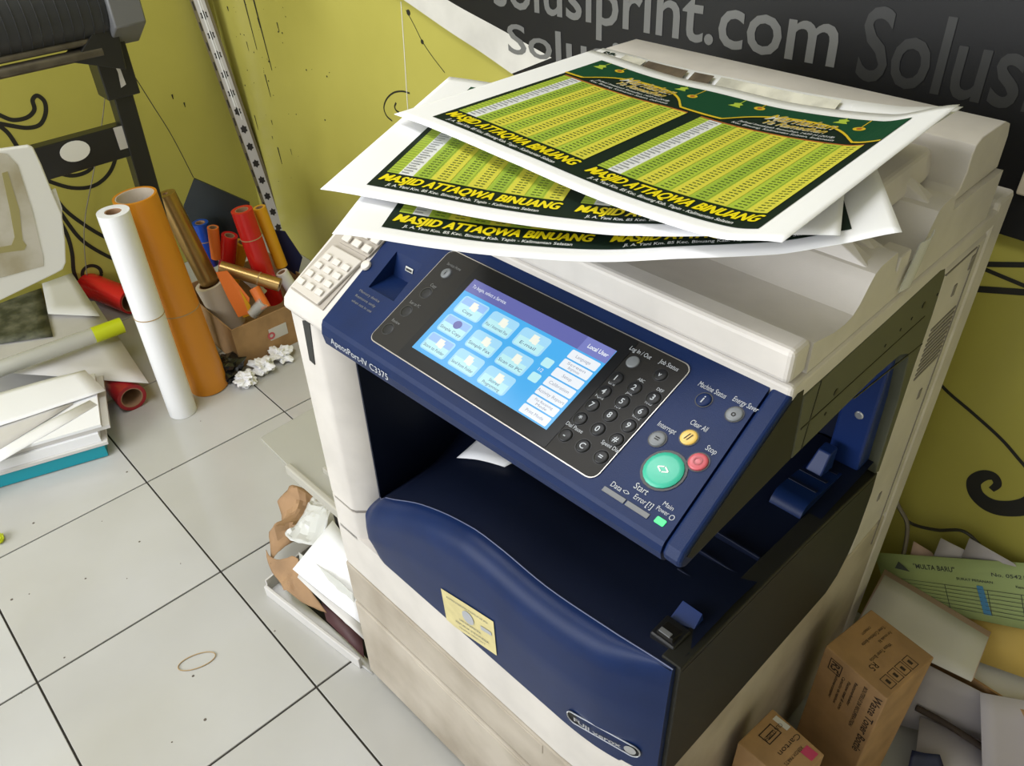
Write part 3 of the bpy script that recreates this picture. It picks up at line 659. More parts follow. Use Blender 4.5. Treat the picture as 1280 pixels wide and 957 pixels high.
for px, py, r in ((1045,490,.0042),(1155,381,.0042),(1140,398,.002),(1126,412,.002),(1107,432,.002),(1032,517,.002),(1172,368,.002)):
    d = Matrix.Rotation(-COP_A, 3, 'Z') @ ray(px,py); c0 = Matrix.Rotation(-COP_A, 3, 'Z') @ (CAMP-COP_O); q = c0 + d*((.6428-c0.x)/d.x)
    part(G().cyl((.641,q.y,q.z), (.6433,q.y,q.z), r, 12), 'screw_hole', M['black'], uo_)
for k in range(11):
    z = .785+.0078*k; part(G().box(.639,.6412,.525,.600,z,z+.0032), 'vent_slot', M['seam'])
for y, z, s in ((.575,.735,.004),(.555,.55,.004),(.60,.93,.005),(.565,.905,.004)): part(G().box(.639,.6412,y-s,y+s,z-s*2,z+s*2), 'side_slot', M['seam'])
part(G().box(.6395,.6412,.508,.60,.9495,.9515), 'rear_groove', M['seam']); part(G().box(.6395,.6412,.606,.608,.40,.95), 'rear_groove', M['seam'])
# left bypass tray, smoky plastic
tz = .455
tl = [(-.268,.030),(-.266,.022),(-.150,.016),(.0,.024),(.0,.30),(-.25,.30),(-.270,.28)]
to_ = part(xy(tl, tz, tz+.005), 'bypass_tray', M['tray_smoke'], bevel=.001)
part(G().box(-.165,.0,.010,.022,tz-.012,tz+.010), 'tray_side_rail', M['tray_edge'], to_, bevel=.003)
part(G().box(-.105,.0,.05,.056,tz+.004,tz+.016), 'tray_guide', M['tray_edge'], to_, bevel=.001); part(G().box(-.16,0,.135,.138,tz+.004,tz+.008), 'tray_guide', M['tray_edge'], to_)
# sheet lying in the output tray (a thing of its own)
g = G()
def os_(u, v):
    x = .165+.105*u; y = .135+.25*v; p = tray((x-.104)/.532, (y-.018)/.472); return COP_O + Matrix.Rotation(COP_A, 3, 'Z') @ Vector((x, y, p[2]+.006+.012*(1-u)*math.sin(v*2)))
g.grid(os_, 12, 12); tag(g.build('printed_sheet', M['paper'], smooth=60, solid=.0004), 'white sheet lying in the dark output tray under the control panel', 'paper')
# ------------------------------------------------------------------ printed sheets on the feeder
SW_, SH_ = .485, .325
def make_sheet(c, front, back=None, above=()):
    """sheet through four corners, bowed by the given profiles, pressed under the sheets lying on it"""
    Lc, Tc, Rc, Bc = [Vector(p) for p in c]; back = back or front
    ea, eb = (Bc-Lc), (Tc-Lc); det = ea.x*eb.y-ea.y*eb.x
    def zat_(x, y):
        dx, dy = x-Lc.x, y-Lc.y; a = (dx*eb.y-dy*eb.x)/det; b = (ea.x*dy-ea.y*dx)/det
        return (a, b)
    def F(u, v, h=0.0):
        a = u/SW_; b = v/SH_
        p = Lc*(1-a)*(1-b) + Bc*a*(1-b) + Rc*a*b + Tc*(1-a)*b
        p.z += sinterp(a, front)*(1-b) + sinterp(a, back)*b
        for Fa, inv, gap in above:
            a2, b2 = inv(p.x, p.y)
            if -.02 <= a2 <= 1.02 and -.02 <= b2 <= 1.02:
                p.z = min(p.z, Fa(a2*SW_, b2*SH_).z - gap)
        p.z += h
        return p
    return F, zat_
def patch(g, F, u0, u1, v0, v1, h, mi=0, n=None):
    nu = max(2, int(abs(u1-u0)/.006)) if n is None else n; nv = max(1, int(abs(v1-v0)/.025))
    g.grid(lambda a, b: F(u0+(u1-u0)*a, v0+(v1-v0)*b, h), nu, nv, mi)
def ribb(g, F, pts, wd, h, mi=0):
    P = spline([(p[0], p[1], 0) for p in pts], 5); vs = []
    for i, p in enumerate(P):
        a = (P[min(i+1, len(P)-1)]-P[max(i-1, 0)]).normalized(); s = Vector((-a.y, a.x, 0))*wd/2
        vs += [F(p.x+s.x, p.y+s.y, h), F(p.x-s.x, p.y-s.y, h)]
    g.add(vs, [(2*i, 2*i+1, 2*i+3, 2*i+2) for i in range(len(P)-1)], mi)
def poly_(g, F, pts, h, mi=0): g.add([F(p[0], p[1], h) for p in pts], [tuple(range(len(pts)))], mi)
def sheet_obj(name, F, label, m=None):
    g = G(); g.grid(lambda a, b: F(a*SW_, b*SH_), 80, 24)
    o = g.build(name, m or M['paper'], smooth=60, solid=.0004); tag(o, label, 'poster', 'loose printed sheets on the copier'); return o
def poster(F, label, detail=2):
    o = sheet_obj('poster', F, label)
    E1, E2, E3, E4 = .0005, .0008, .0011, .0014
    g = G(); patch(g, F, .040, .452, .022, .300, E1); g.build('dark_background', M['p_dark'], o)
    if detail > 1:
        g = G(); pts = []
        # green field above the scalloped gold line
        def arch(u):
            t = ((u-.040) % .206)/.206; return .238+.034*(max(0, 1-(abs(t-.5)/.36)**3) if abs(t-.5) < .36 else 0) - .004*math.cos(t*2*math.pi)
        n = 60
        for i in range(n):
            a = .040+.412*i/n; b = .040+.412*(i+1)/n
            g.add([F(a, arch(a), E2), F(b, arch(b), E2), F(b, .300, E2), F(a, .300, E2)], [(0,1,2,3)])
        g.build('green_field', M['p_green'], o)
        g = G()
        for i in range(n):
            a = .040+.412*i/n; b = .040+.412*(i+1)/n
            g.add([F(a, arch(a)-.0028, E3), F(b, arch(b)-.0028, E3), F(b, arch(b)+.0012, E3), F(a, arch(a)+.0012, E3)], [(0,1,2,3)])
        g.build('gold_scallop', M['p_gold'], o)
    for k, u0 in enumerate((.047, .253)):
        # table columns
        g = G(); patch(g, F, u0, u0+.013, .054, .224, E2); patch(g, F, u0+.029, u0+.188, .054, .224, E2); g.build('table_ground', M['p_lime'], o)
        g = G(); patch(g, F, u0+.013, u0+.029, .054, .224, E2); g.build('date_column', M['p_white'], o)
        for c in range(8):
            a = u0+.029+.0199*c
            if c % 2 == 0: continue
            g = G(); patch(g, F, a, a+.0199, .054, .224, E3); g.build('yellow_column', M['p_yellow'], o)
        for c in range(8):
            if c % 2: continue
            a = u0+.029+.0199*c; g = G(); patch(g, F, a+.002, a+.0179, .054, .224, E3); g.build('green_column', M['p_green2'] if c % 4 == 0 else M['p_lime'], o)
        g = G(); patch(g, F, u0, u0+.188, .224, .2265, E3); g.build('table_head_rule', M['p_red'], o)
        g = G()
        for r in range(30):
            v = .0575+.00553*r
            for c in range(8):
                a = u0+.0345+.0199*c
                for q in range(2): poly_(g, F, [(a+q*.0055, v), (a+q*.0055+.004, v), (a+q*.0055+.004, v+.0016), (a+q*.0055, v+.0016)], E4)
            poly_(g, F, [(u0, v-.0012), (u0+.012, v-.0012), (u0+.012, v-.0006), (u0, v-.0006)], E4)
        tag(g.build('prayer_times', M['p_ink'], o), kind='stuff')
        g = G()
        for r in range(30):
            v = .0575+.00553*r; wd = .008+.004*((r*7) % 3)/2
            poly_(g, F, [(u0+.0145, v), (u0+.0145+wd, v), (u0+.0145+wd, v+.0018), (u0+.0145, v+.0018)], E4)
        tag(g.build('date_figures', M['p_grey'], o), kind='stuff')
        g = G()
        for k_i, (du, dv) in enumerate(((0,0),(.0007,0),(.0014,0),(.0004,.0005),(.0011,-.0004))): text_into(g, 'MASJID ATTAQWA BINUANG', lambda a, b: F(a, b, E3+.00004*k_i), u0-.001+du, .0355+dv, .0138, width=.188, bold=.006, shear=.22)
        g.build('mosque_name', M['p_title'], o)
        g = G(); text_into(g, 'Jl. A. Yani Km. 85 Kec. Binuang Kab. Tapin - Kalimantan Selatan', lambda a, b: F(a, b, E3), u0+.012, .0262, .0050, width=.160, bold=.012, shear=.1); g.build('address_line', M['p_white'], o)
        if detail > 1:
            cx = u0+.094
            g = G(); text_into(g, 'Marhaban', lambda a, b: F(a, b, E3+.0002), cx-.036, .2610, .0170, width=.078, bold=.022, shear=.35); text_into(g, 'Ya Ramadhan', lambda a, b: F(a, b, E3+.0002), cx-.034, .2480, .0110, width=.074, bold=.022, shear=.35)
            g.build('script_title_shadow', M['p_white'], o)
            g = G(); text_into(g, 'Marhaban', lambda a, b: F(a, b, E4+.0003), cx-.036, .2610, .0170, width=.078, bold=.0, shear=.35); text_into(g, 'Ya Ramadhan', lambda a, b: F(a, b, E4+.0003), cx-.034, .2480, .0110, width=.074, bold=.0, shear=.35)
            g.build('script_title', M['p_gold'], o)
            g = G(); text_into(g, 'Jadwal Imsakiyah Ramadhan 1439 H (2018)', lambda a, b: F(a, b, E3), cx, .2395, .0048, width=.110, align='C', shear=.2); text_into(g, 'Kec. Binuang, Kalimantan Selatan, Indonesia', lambda a, b: F(a, b, E3), cx, .2320, .0048, width=.118, align='C', shear=.2)
            g.build('subtitle', M['p_white'], o)
            for du, dv, kind in ((.018,.280,0),(.044,.286,1),(.142,.288,0),(.168,.272,1)):
                u = u0+du-.008; g = G(); poly_(g, F, [(u-.0006,dv+.006),(u+.0006,dv+.006),(u+.0006,.3),(u-.0006,.3)], E3)
                if kind: poly_(g, F, [(u+.0065*math.cos(t), dv+.0055*math.sin(t)) for t in [i*math.pi/6 for i in range(12)]], E3)
                else: poly_(g, F, [(u-.008,dv-.006),(u+.008,dv-.006),(u+.004,dv),(u+.006,dv+.004),(u,dv+.008),(u-.006,dv+.004),(u-.004,dv)], E3)
                ln = g.build('lantern', M['p_gold'] if kind else M['p_lime'], o)
                if kind: g = G(); poly_(g, F, [(u+.003*math.cos(t), dv+.003*math.sin(t)) for t in [i*math.pi/4 for i in range(8)]], E4); g.build('lantern_glow', M['p_red'], ln)
    return o
P1 = [(0,0),(.155,-.0023),(.412,-.0104),(.589,-.0167),(.743,-.0181),(.889,-.0144),(1,0)]
P1b = [(0,0),(.28,-.0159),(.456,-.0201),(.653,-.0249),(.878,-.0192),(1,0)]
S1, I1 = make_sheet([(.989,.211,1.1285),(.988,.541,1.1285),(1.465,.546,1.165),(1.477,.223,1.143)], P1, P1b)
S2, I2 = make_sheet([(1.063,.063,1.110),(.915,.352,1.122),(1.347,.571,1.135),(1.495,.282,1.1335)], [(0,0),(.207,-.0081),(.367,-.0157),(.518,-.0189),(.661,-.0173),(1,0)], above=((S1, I1, .0075),))
S3, I3 = make_sheet([(1.135,.028,1.100),(.949,.294,1.108),(1.345,.576,1.128),(1.531,.310,1.139)], [(0,0),(.23,-.0166),(.373,-.0245),(.511,-.0281),(.643,-.0247),(.818,-.0198),(.922,-.0094),(1,0)], above=((S1, I1, .0105), (S2, I2, .003)))
S4, I4 = make_sheet([(1.010,.245,1.1250),(.990,.561,1.1275),(1.462,.566,1.157),(1.450,.245,1.1365)], P1, [(p[0], p[1]*.5) for p in P1b], above=((S1, I1, .0022),))
S5, I5 = make_sheet([(1.020,.255,1.1200),(1.000,.552,1.1225),(1.445,.574,1.151),(1.440,.262,1.1330)], P1, [(p[0], p[1]*.6) for p in P1b], above=((S1, I1, .0042), (S4, I4, .002)))
poster(S3, 'lowest green and yellow prayer timetable poster, turned furthest, its front edge nearest the touch screen', 2)
poster(S2, 'middle prayer timetable poster, its left corner sticking out over the yellow wall', 2)
o5 = sheet_obj('printed_sheet', S5, 'plain white sheet at the back, bottom of the stack beside the feeder housing')
o4 = sheet_obj('printed_sheet', S4, 'white sheet with dark photos along its back edge, peeking out behind the top poster')
E1 = .0005
g = G(); patch(g, S4, .085, .150, .300, .318, E1); g.build('dark_photo', M['p_brown'], o4)
g = G(); patch(g, S4, .160, .19, .300, .318, E1); g.build('dark_photo', M['p_brown'], o4)
g = G(); patch(g, S4, .20, .36, .302, .318, E1); g.build('pale_photo', M['p_pale'], o4)
g = G(); patch(g, S4, .046, .082, .300, .318, E1); g.build('pale_photo', M['p_pale'], o4)
g = G(); patch(g, S4, .455, .474, .07, .29, E1); g.build('photo_strip', M['p_brown'], o4)
g = G(); text_into(g, 'EC', lambda a, b: S4(a, b, E1), .012, .303, .011, width=.018, bold=.05, shear=.2); g.build('black_logo', M['p_dark'], o4)
poster(S1, 'topmost green and yellow prayer timetable poster, lying square across the copier', 2)
# ------------------------------------------------------------------ rolls by the plotter
def roll(name, p0, p1, r, ri, m, label, core=None, cat='roll', group=None, band=None, n=32):
    e = empty(name, (0,0,0)); p0 = Vector(p0); p1 = Vector(p1); e.location = p0
    d = p1-p0; g = G(); g.tube((0,0,0), d, r, ri+.0006, n); g.build('roll_body', m, e, smooth=40)
    g = G(); g.tube(d*.002, d*.998, ri+.001, max(.0005, ri-.0022), n); g.build('core', core or M['core'], e, smooth=40)
    if band:
        for t in band:
            c = d*t; ax = d.normalized(); g = G(); g.tube(c-ax*.0012, c+ax*.0012, r+.0012, r-.0005, n); g.build('rubber_band', M['rubber'], e, smooth=40)
    tag(e, label, cat, group); return e
def zat(fp, ypx):
    """height above floor point fp whose image row is ypx"""
    lo, hi = 0.0, 1.6
    for _ in range(40):
        m_ = (lo+hi)/2; p = Vector((fp[0], fp[1], m_))-CAMP; yy = 478.5-FPX*p.dot(_u)/p.dot(_f)
        if yy > ypx: lo = m_
        else: hi = m_
    return lo
wb = Vector((-.205,.195,.0)); wt = VPl(141, 264, wb)
roll('vinyl_roll', wb+Vector((0,0,.001)), wt, .0375, .019, M['white_vinyl'], 'white vinyl roll standing upright on the floor tiles', band=(.53,))
ob = Vector((-.262,.305,.0)); ot = VPl(168, 244, ob)
roll('vinyl_roll', ob+Vector((0,0,.001)), ot, .054, .047, M['orange_vinyl'], 'thick orange vinyl roll standing behind the white roll', core=M['beige'], band=(.45,))
e0 = ZP(165, 497, .040); roll('vinyl_roll', e0, e0+Vector((-.28,.0,.0)), .040, .030, M['maroon'], 'crimson vinyl roll lying on the floor, one end out from under the papers')
e1 = ZP(150, 378, .045); roll('vinyl_roll', e1+Vector((.02,.03,0)), e1+Vector((-.30,-.06,0)), .043, .035, M['red_vinyl'], 'red roll lying on the floor behind the white roll')
# carton of offcut rolls
bx0, bx1, by0, by1, bh = -.62, -.275, .415, .735, .135
bxe = empty('open_carton', ((bx0+bx1)/2, (by0+by1)/2, 0)); tag(bxe, 'open brown carton filled with coloured vinyl rolls', 'box')
def bpart(g, n, m, **k): o = g.build(n, m, bxe, **k); o.matrix_parent_inverse = Matrix.Translation(-Vector(bxe.location)); return o
bpart(G().box(bx0,bx1,by0,by1,0,.004), 'bottom', M['kraft'])
bpart(G().box(bx1-.004,bx1,by0,by1,.004,bh), 'side', M['kraft']); bpart(G().box(bx0,bx0+.004,by0,by1,.004,bh), 'side', M['kraft'])
bpart(G().box(bx0+.004,bx1-.004,by0,by0+.004,.004,bh), 'side', M['kraft']); bpart(G().box(bx0+.004,bx1-.004,by1-.004,by1,.004,bh), 'side', M['kraft'])
bl = bpart(G().box(bx1,bx1+.0012,by0+.11,by0+.17,.045,.085), 'shipping_label', M['paper_dim'])
q = G(); q.ring((bx1+.0014,by0+.115,.062), (bx1+.0026,by0+.115,.062), [(0,.006),(0,.012),(1,.012),(1,.006),(0,.006)], 16, (False,False)); bpart(q, 'red_mark', M['redb'])
FB = ((bx0+bx1)/2, (by0+by1)/2, 0)
def broll(px0, px1, wpx, m, label, off=0.0, off1=None, hollow=.75, core=None, band=None, name='vinyl_roll'):
    a = VPl(*px0, FB, off); b = VPl(*px1, FB, off if off1 is None else off1)
    r = wpx/2*(a-CAMP).dot(_f)/FPX
    if b.z < r+.006: b = b + (a-b)*((r+.006-b.z)/max(.001, a.z-b.z))
    return roll(name, b, a, r, r*hollow, m, label, core=core, group='rolls in the open carton', band=band, n=22)
broll((206,242), (262,352), 26, M['gold'], 'long gold foil roll leaning out of the carton corner', -.055, -.055, .3)
broll((262,354), (294,412), 37, M['beige'], 'beige paper sleeve around the foot of the gold roll', -.07, -.07, .75)
broll((250,278), (264,330), 20, M['blue_vinyl'], 'short blue vinyl roll at the back of the carton', .06, .06, .6, band=(.6,))
broll((266,284), (271,322), 14, M['orange_bright'], 'small bright orange roll beside the blue roll', .02, .02, .7)
broll((287,294), (282,350), 20, M['red_vinyl'], 'short red roll between the orange and amber rolls', .03, .03, .6)
broll((303,303), (288,360), 18, M['yellow_vinyl'], 'short amber roll behind the gold roll', .09, .09, .6)
broll((302,262), (342,376), 27, M['red_vinyl'], 'tall glossy red roll standing in the carton', -.02, -.02, .6, band=(.72,))
broll((324,259), (352,332), 16, M['yellow_vinyl'], 'slim yellow roll standing right of the tall red roll', .04, .04, .6)
broll((276,334), (350,356), 17, M['gold'], 'gold foil roll lying across the carton', -.07, -.09, .5, band=(.35,))
broll((316,392), (330,377), 15, M['clear'], 'small clear film roll near the carton front', -.13, -.13, .7, core=M['bubble'])
broll((332,385), (318,360), 14, M['orange_bright'], 'small orange red roll, open end facing out near the carton front', -.13, -.10, .65, core=M['beige'])
broll((300,340), (330,366), 12, M['white_vinyl'], 'thin white roll under the gold roll', -.05, -.05, .6)
broll((352,340), (372,372), 16, M['white_vinyl'], 'white roll beside the copier column at the carton edge', .0, .0, .6)
def pxsheet(name, pts, m, label, cat, thick=.0012, group=None, n=1, wob=0.0):
    """thin sheet from 4 corners (px,py,z): bilinear grid"""
    c = [ZP(*p) for p in pts]; g = G()
    def f(a, b):
        p = c[0]*(1-a)*(1-b)+c[1]*a*(1-b)+c[2]*a*b+c[3]*(1-a)*b
        if wob: p = p + Vector((0,0,wob*nz(p.x*9, p.y*9, len(name))))
        return p
    g.grid(f, n, n); o = g.build(name, m, smooth=60 if n > 1 else None, solid=thick); tag(o, label, cat, group); return o
def vsheet(name, pts, m, label, cat, off=0.0, thick=.002, fp=FB, group=None):
    g = G(); g.add([VPl(x, y, fp, off+d) for x, y, d in pts], [tuple(range(len(pts)))]); o = g.build(name, m, solid=thick); tag(o, label, cat, group); return o
vsheet('orange_offcut', [(270,340,0),(284,338,0),(312,372,-.01),(311,392,-.02),(298,396,-.02),(285,372,-.01)], M['orange_bright'], 'crumpled orange vinyl offcut between the rolls', 'vinyl scrap', -.115)
vsheet('orange_offcut', [(289,372,0),(300,362,0),(313,382,-.01),(313,394,-.01),(304,397,-.01)], M['yellow_vinyl'], 'amber vinyl offcut at the carton front', 'vinyl scrap', -.125)
vsheet('dark_board', [(243,222,0),(312,252,0),(318,300,0),(300,310,0),(238,300,0),(230,256,0)], M['dark_board'], 'dark teal board leaning behind the carton of rolls', 'board', .12, .006)
vsheet('dark_folder', [(341,287,0),(356,289,0),(378,322,0),(372,345,0),(350,330,0)], M['navy_cloth'], 'dark blue folder corner behind the yellow roll', 'folder', .10, .003)
# crumpled tissue and black bag at the foot of the carton
def crumple(name, c, size, m, label, cat, seed=0, amp=.35, sub=3, freq=3.0):
    bm = bmesh.new(); bmesh.ops.create_icosphere(bm, subdivisions=sub, radius=1)
    for v in bm.verts:
        n_ = noise.noise(v.co*freq+Vector((seed*3.1, seed, 0))) + .6*noise.noise(v.co*freq*2.3+Vector((seed, 5, seed)))
        v.co *= 1+amp*n_; v.co = Vector((v.co.x*size[0], v.co.y*size[1], max(-size[2]*.92, v.co.z*size[2])))
    me = bpy.data.meshes.new(name); bm.to_mesh(me); bm.free(); me.materials.append(m)
    o = bpy.data.objects.new(name, me); COL.objects.link(o); o.location = c; zmin = min(v.co.z for v in me.vertices)
    o.location.z = c[2]-zmin; tag(o, label, cat); return o
p_ = ZP(303, 466, 0); crumple('plastic_bag', (p_.x-.02, p_.y-.035, 0), (.045,.050,.032), M['bag_black'], 'crumpled black plastic bag on the floor by the carton', 'bag', 3, .5)
for k, (x, y, s, lb) in enumerate(((308,478,.028,'left lump of torn white tissue on the floor by the black bag'),(330,462,.030,'middle lump of torn white tissue on the floor before the carton'),(352,447,.028,'right lump of torn white tissue on the floor beside the copier column'))):
    q_ = ZP(x, y, 0); crumple('tissue', (q_.x, q_.y, 0), (s*1.2, s, s*.55), M['paper'], lb, 'tissue', 11+k, .8, 4, 1.9)
# ------------------------------------------------------------------ leaning pole wrapped in printed tape
pb = ZP(354, 304, .0); ptop = XP(237, -30, XW+.035)
pole = empty('leaning_pole', pb); tag(pole, 'tall pole wrapped in silver floral tape leaning in the wall corner', 'pole')
ax = (ptop-pb); PLn = ax.length; ax.normalize(); vd = (CAMP-pb).normalized(); s1 = ax.cross(vd).normalized(); s2 = s1.cross(ax).normalized()
if s2.dot(vd) < 0: s2 = -s2
def pbox(a, b, u0, u1, h0, h1):
    g = G(); P = lambda t, u, h: ax*t + s1*u + s2*h + Vector((0,0,.012))
    return g.hexa([P(a,u0,h0),P(a,u1,h0),P(a,u1,h1),P(a,u0,h1),P(b,u0,h0),P(b,u1,h0),P(b,u1,h1),P(b,u0,h1)])
pbox(0, PLn, -.026, .026, -.022, .012).build('pole_core', M['pole_edge'], pole)
pbox(.01, PLn, -.015, .017, .012, .0135).build('tape_face', M['tape_foil'], pole)
pbox(PLn*.55, PLn, -.004, .0, .0135, .0145).build('tape_stripe', M['white_vinyl'], pole); pbox(PLn*.5, PLn, .004, .006, .0135, .0145).build('tape_stripe', M['white_vinyl'], pole)
for k in range(14):
    t = .06+.062*k
    if t > PLn-.03: break
    g = G(); vs = []
    for i in range(12):
        a = i*math.pi/6; r = .0125 if i % 2 else .0085; vs.append(ax*(t+r*1.25*math.sin(a)) + s1*(.001+r*math.cos(a)) + s2*.0142 + Vector((0,0,.012)))
    g.add(vs, [tuple(range(12))]); g.build('flower_print', M['tape_print'], pole)
    pbox(t+.018, t+.045, -.022, -.018, .012, .0138).build('tape_dash', M['tape_print'], pole)
# ------------------------------------------------------------------ plotter on its stand (runs along the left wall)
PX = -.40
plo = empty('vinyl_plotter', XP(303, 462, PX)); plo.location.z = 0; tag(plo, 'black wide vinyl plotter on a steel stand in the left corner', 'plotter')
def ppart(g, n, m, par=None, **k):
    o = g.build(n, m, par or plo, **k)
    if par is None: o.matrix_parent_inverse = Matrix.Translation(-Vector(plo.location))
    return o
lt = XP(130, 48, PX); lb_ = XP(268, 400, PX)
g = G(); lb2 = Vector((PX, lb_.y+.03, 0))
def bar(g, a, b, wx, wy):
    a = Vector(a); b = Vector(b)
    return g.hexa([a+Vector((-wx,-wy,0)), a+Vector((wx,-wy,0)), a+Vector((wx,wy,0)), a+Vector((-wx,wy,0)), b+Vector((-wx,-wy,0)), b+Vector((wx,-wy,0)), b+Vector((wx,wy,0)), b+Vector((-wx,wy,0))])
ppart(bar(G(), (PX, lt.y-.025, .012), (PX, lt.y, lt.z), .022, .024), 'stand_leg', M['black_metal'], bevel=.003)
ppart(G().box(PX-.25, PX+.024, lt.y-.055, lt.y+.005, 0, .03), 'stand_foot', M['black_metal'], bevel=.004)
c0 = XP(150, 172, PX+.012); c1 = XP(40, 208, PX+.012); c2 = XP(160, 178, PX)
ppart(G().box(PX-.02, PX+.018, -1.25, lt.y+.01, c0.z-.050, c0.z+.030), 'cross_bar', M['black_metal'], bevel=.003)
ce = XP(94, 189, PX+.0195); g = G(); g.ring((PX+.0182, ce.y, ce.z), (PX+.0196, ce.y, ce.z), [(0,.026),(1,.026)], 24); eo = ppart(g, 'oval_sticker', M['white_panel'])
for v in eo.data.vertices: v.co.y = ce.y+(v.co.y-ce.y)*1.35; v.co.z = ce.z+(v.co.z-ce.z)*.95
tp = XP(153, 172, PX+.0195); ppart(G().box(PX+.018, PX+.0195, tp.y-.014, tp.y+.014, tp.z-.028, tp.z+.028), 'silver_tape', M['tape_foil'])
r1 = XP(60, 62, PX+.05); r2 = XP(60, 78, PX+.05)
for rr, rd in ((r1, .009), (r2, .013)):
    ppart(G().cyl((PX+.05, -1.25, rr.z), (PX+.05, lt.y-.03, rr.z), rd, 14), 'guide_rail', M['alu'], smooth=40)
bk = XP(112, 72, PX+.02)
ppart(G().prism([(lt.y-.10, r2.z-.01), (lt.y+.01, r2.z-.05), (lt.y+.02, r1.z+.03), (lt.y-.03, r1.z+.025)], PX-.01, PX+.06, lambda p, t: (t, p[0], p[1])), 'rail_bracket', M['black_metal'], bevel=.002)
ppart(G().box(PX-.032, PX+.034, lt.y-.045, lt.y+.035, lt.z-.13, lt.z+.012), 'leg_plate', M['black_metal'], bevel=.003)
g = G(); lz = XP(148, 85, PX+.0355); vs = [(PX+.0352, lz.y-.008, lz.z-.045), (PX+.0352, lz.y+.006, lz.z-.04), (PX+.0352, lz.y+.004, lz.z-.005), (PX+.0352, lz.y-.004, lz.z+.03), (PX+.0352, lz.y-.010, lz.z+.035), (PX+.0352, lz.y-.004, lz.z-.01)]; g.add(vs, [tuple(range(6))]); ppart(g, 'tape_scrap', M['tape_foil'])
bc = XP(70, 22, PX+.03); ye = XP(126, 22, PX+.03).y; yc = XP(168, 20, PX+.03).y
R_ = .105
half = [(math.cos(a)*R_, math.sin(a)*R_*.92) for a in [math.radians(-75+15*k) for k in range(17)]] + [(-R_*.9, -.09), (-.02, -.10)]
g = G(); g.prism(half, -1.25, ye, lambda p, t: (PX-.02+p[0], t, bc.z+.02+p[1])); ppart(g, 'ribbed_cover', M['black_roll'], smooth=30)
g = G(); g.prism([(.12,-.05),(.12,.02),(.06,.11),(-.05,.11),(-.10,.03),(-.09,-.10),(.04,-.105)], ye+.002, yc, lambda p, t: (PX-.02+p[0], t, bc.z+.02+p[1])); ppart(g, 'end_cap', M['grey_cap'], smooth=30, bevel=.004)
for k in range(24): ppart(G().path([(PX-.02+math.cos(a)*(R_+.0006), ye-.012-.0225*k, bc.z+.02+math.sin(a)*(R_*.92+.0006)) for a in [math.radians(-60+12*i) for i in range(14)]], .0012, 5), 'cover_rib', M['black_roll'])
ppart(G().box(PX-.03, PX+.02, lt.y-.03, lt.y+.01, lt.z+.0, bc.z-.05), 'body_support', M['black_metal'])
# thin cables hanging behind the stand
def cable(name, pts, r, m, label): o = G().path(spline(pts, 8), r, 6).build(name, m, smooth=60); tag(o, label, 'cable'); return o
cable('thin_cable', [XP(133,100,XW+.02), XP(128,150,XW+.02), XP(117,215,XW+.02), XP(105,290,XW+.02), ZP(112,372,.003)], .0016, M['cable_grey'], 'thin brown cable hanging on the left wall behind the plotter')
cable('black_string', [XP(168,95,-.60), XP(190,130,-.60), XP(215,170,-.60), XP(242,222,-.60)], .0013, M['cable'], 'thin black cord running down to the dark board')
# ------------------------------------------------------------------ white cover panel, films and paper stack at the left edge
WPX = -.235
wpe = empty('media_basket', XP(0,380,WPX)); tag(wpe, 'white rounded plotter cover with dirty film insert at the left edge', 'panel')
def wpart(pts, n, m, h0, h1):
    P = [XP(x, y, WPX) for x, y in pts]; g = G(); g.prism([(p.y, p.z) for p in P], WPX+h0, WPX+h1, lambda p, t: (t, p[0], p[1])); o = g.build(n, m, wpe, bevel=.004 if h1-h0 > .008 else 0, seg=3); o.matrix_parent_inverse = Matrix.Translation(-Vector(wpe.location)); return o
wpart([(-90,205),(0,187),(36,182),(42,184),(52,205),(66,240),(78,268),(82,300),(83,328),(79,337),(70,342),(0,376),(-90,415)], 'cover_shell', M['white_panel'], -.014, 0)
wpart([(-90,215),(0,191),(8,192),(22,206),(40,262),(54,322),(54,332),(0,347),(-90,372)], 'film_insert', M['film'], 0, .0012)
wpart([(2,216),(9,214),(24,262),(28,300),(33,306),(30,312),(0,316),(-20,320),(-20,312),(14,306),(18,296),(12,262)], 'yellow_tape', M['yellow_stain'], .0012, .002)
wpart([(68,240),(72,238),(80,262),(80,272),(72,272)], 'corner_tab', M['white_panel'], -.018, -.012)
# support for the white panel
# paper stack (each layer a thing)
ang = math.atan2(-.24, -.075)
sd = Vector((math.cos(ang), math.sin(ang), 0)); sn = Vector((-sd.y, sd.x, 0)); sn = sn if sn.x < 0 else -sn
sc = ZP(136, 570, 0)
def layer(name, z0, z1, s0, d0, depth, m, label, cat, length=.9, wob=.004, tilt=0.0):
    g = G(); n = 18
    def f(a, b, top):
        p = sc + sd*(-s0+length*a) + sn*(d0+depth*b)
        z = (z1 if top else z0) + tilt*a + (wob*nz(a*5, b*3, z0*90) if (top and wob) else 0)
        return Vector((p.x, p.y, max(.0005, z)))
    for top in (0, 1): g.grid(lambda a, b, T_=top: f(a, b, T_), n, 4)
    N1 = (n+1)*5
    for i in range(n): g.f += [(i, i+1, N1+i+1, N1+i), (4*(n+1)+i, 4*(n+1)+i+1, N1+4*(n+1)+i+1, N1+4*(n+1)+i)]; g.m += [0,0]
    for j in range(4): g.f += [(j*(n+1), (j+1)*(n+1), N1+(j+1)*(n+1), N1+j*(n+1)), (j*(n+1)+n, (j+1)*(n+1)+n, N1+(j+1)*(n+1)+n, N1+j*(n+1)+n)]; g.m += [0,0]
    o = g.build(name, m, smooth=30); tag(o, label, cat, 'paper stack at the left edge'); return o
layer('folder', .003, .040, .0, .0, .25, M['teal'], 'teal folder at the bottom of the paper stack on the left', 'folder', wob=0)
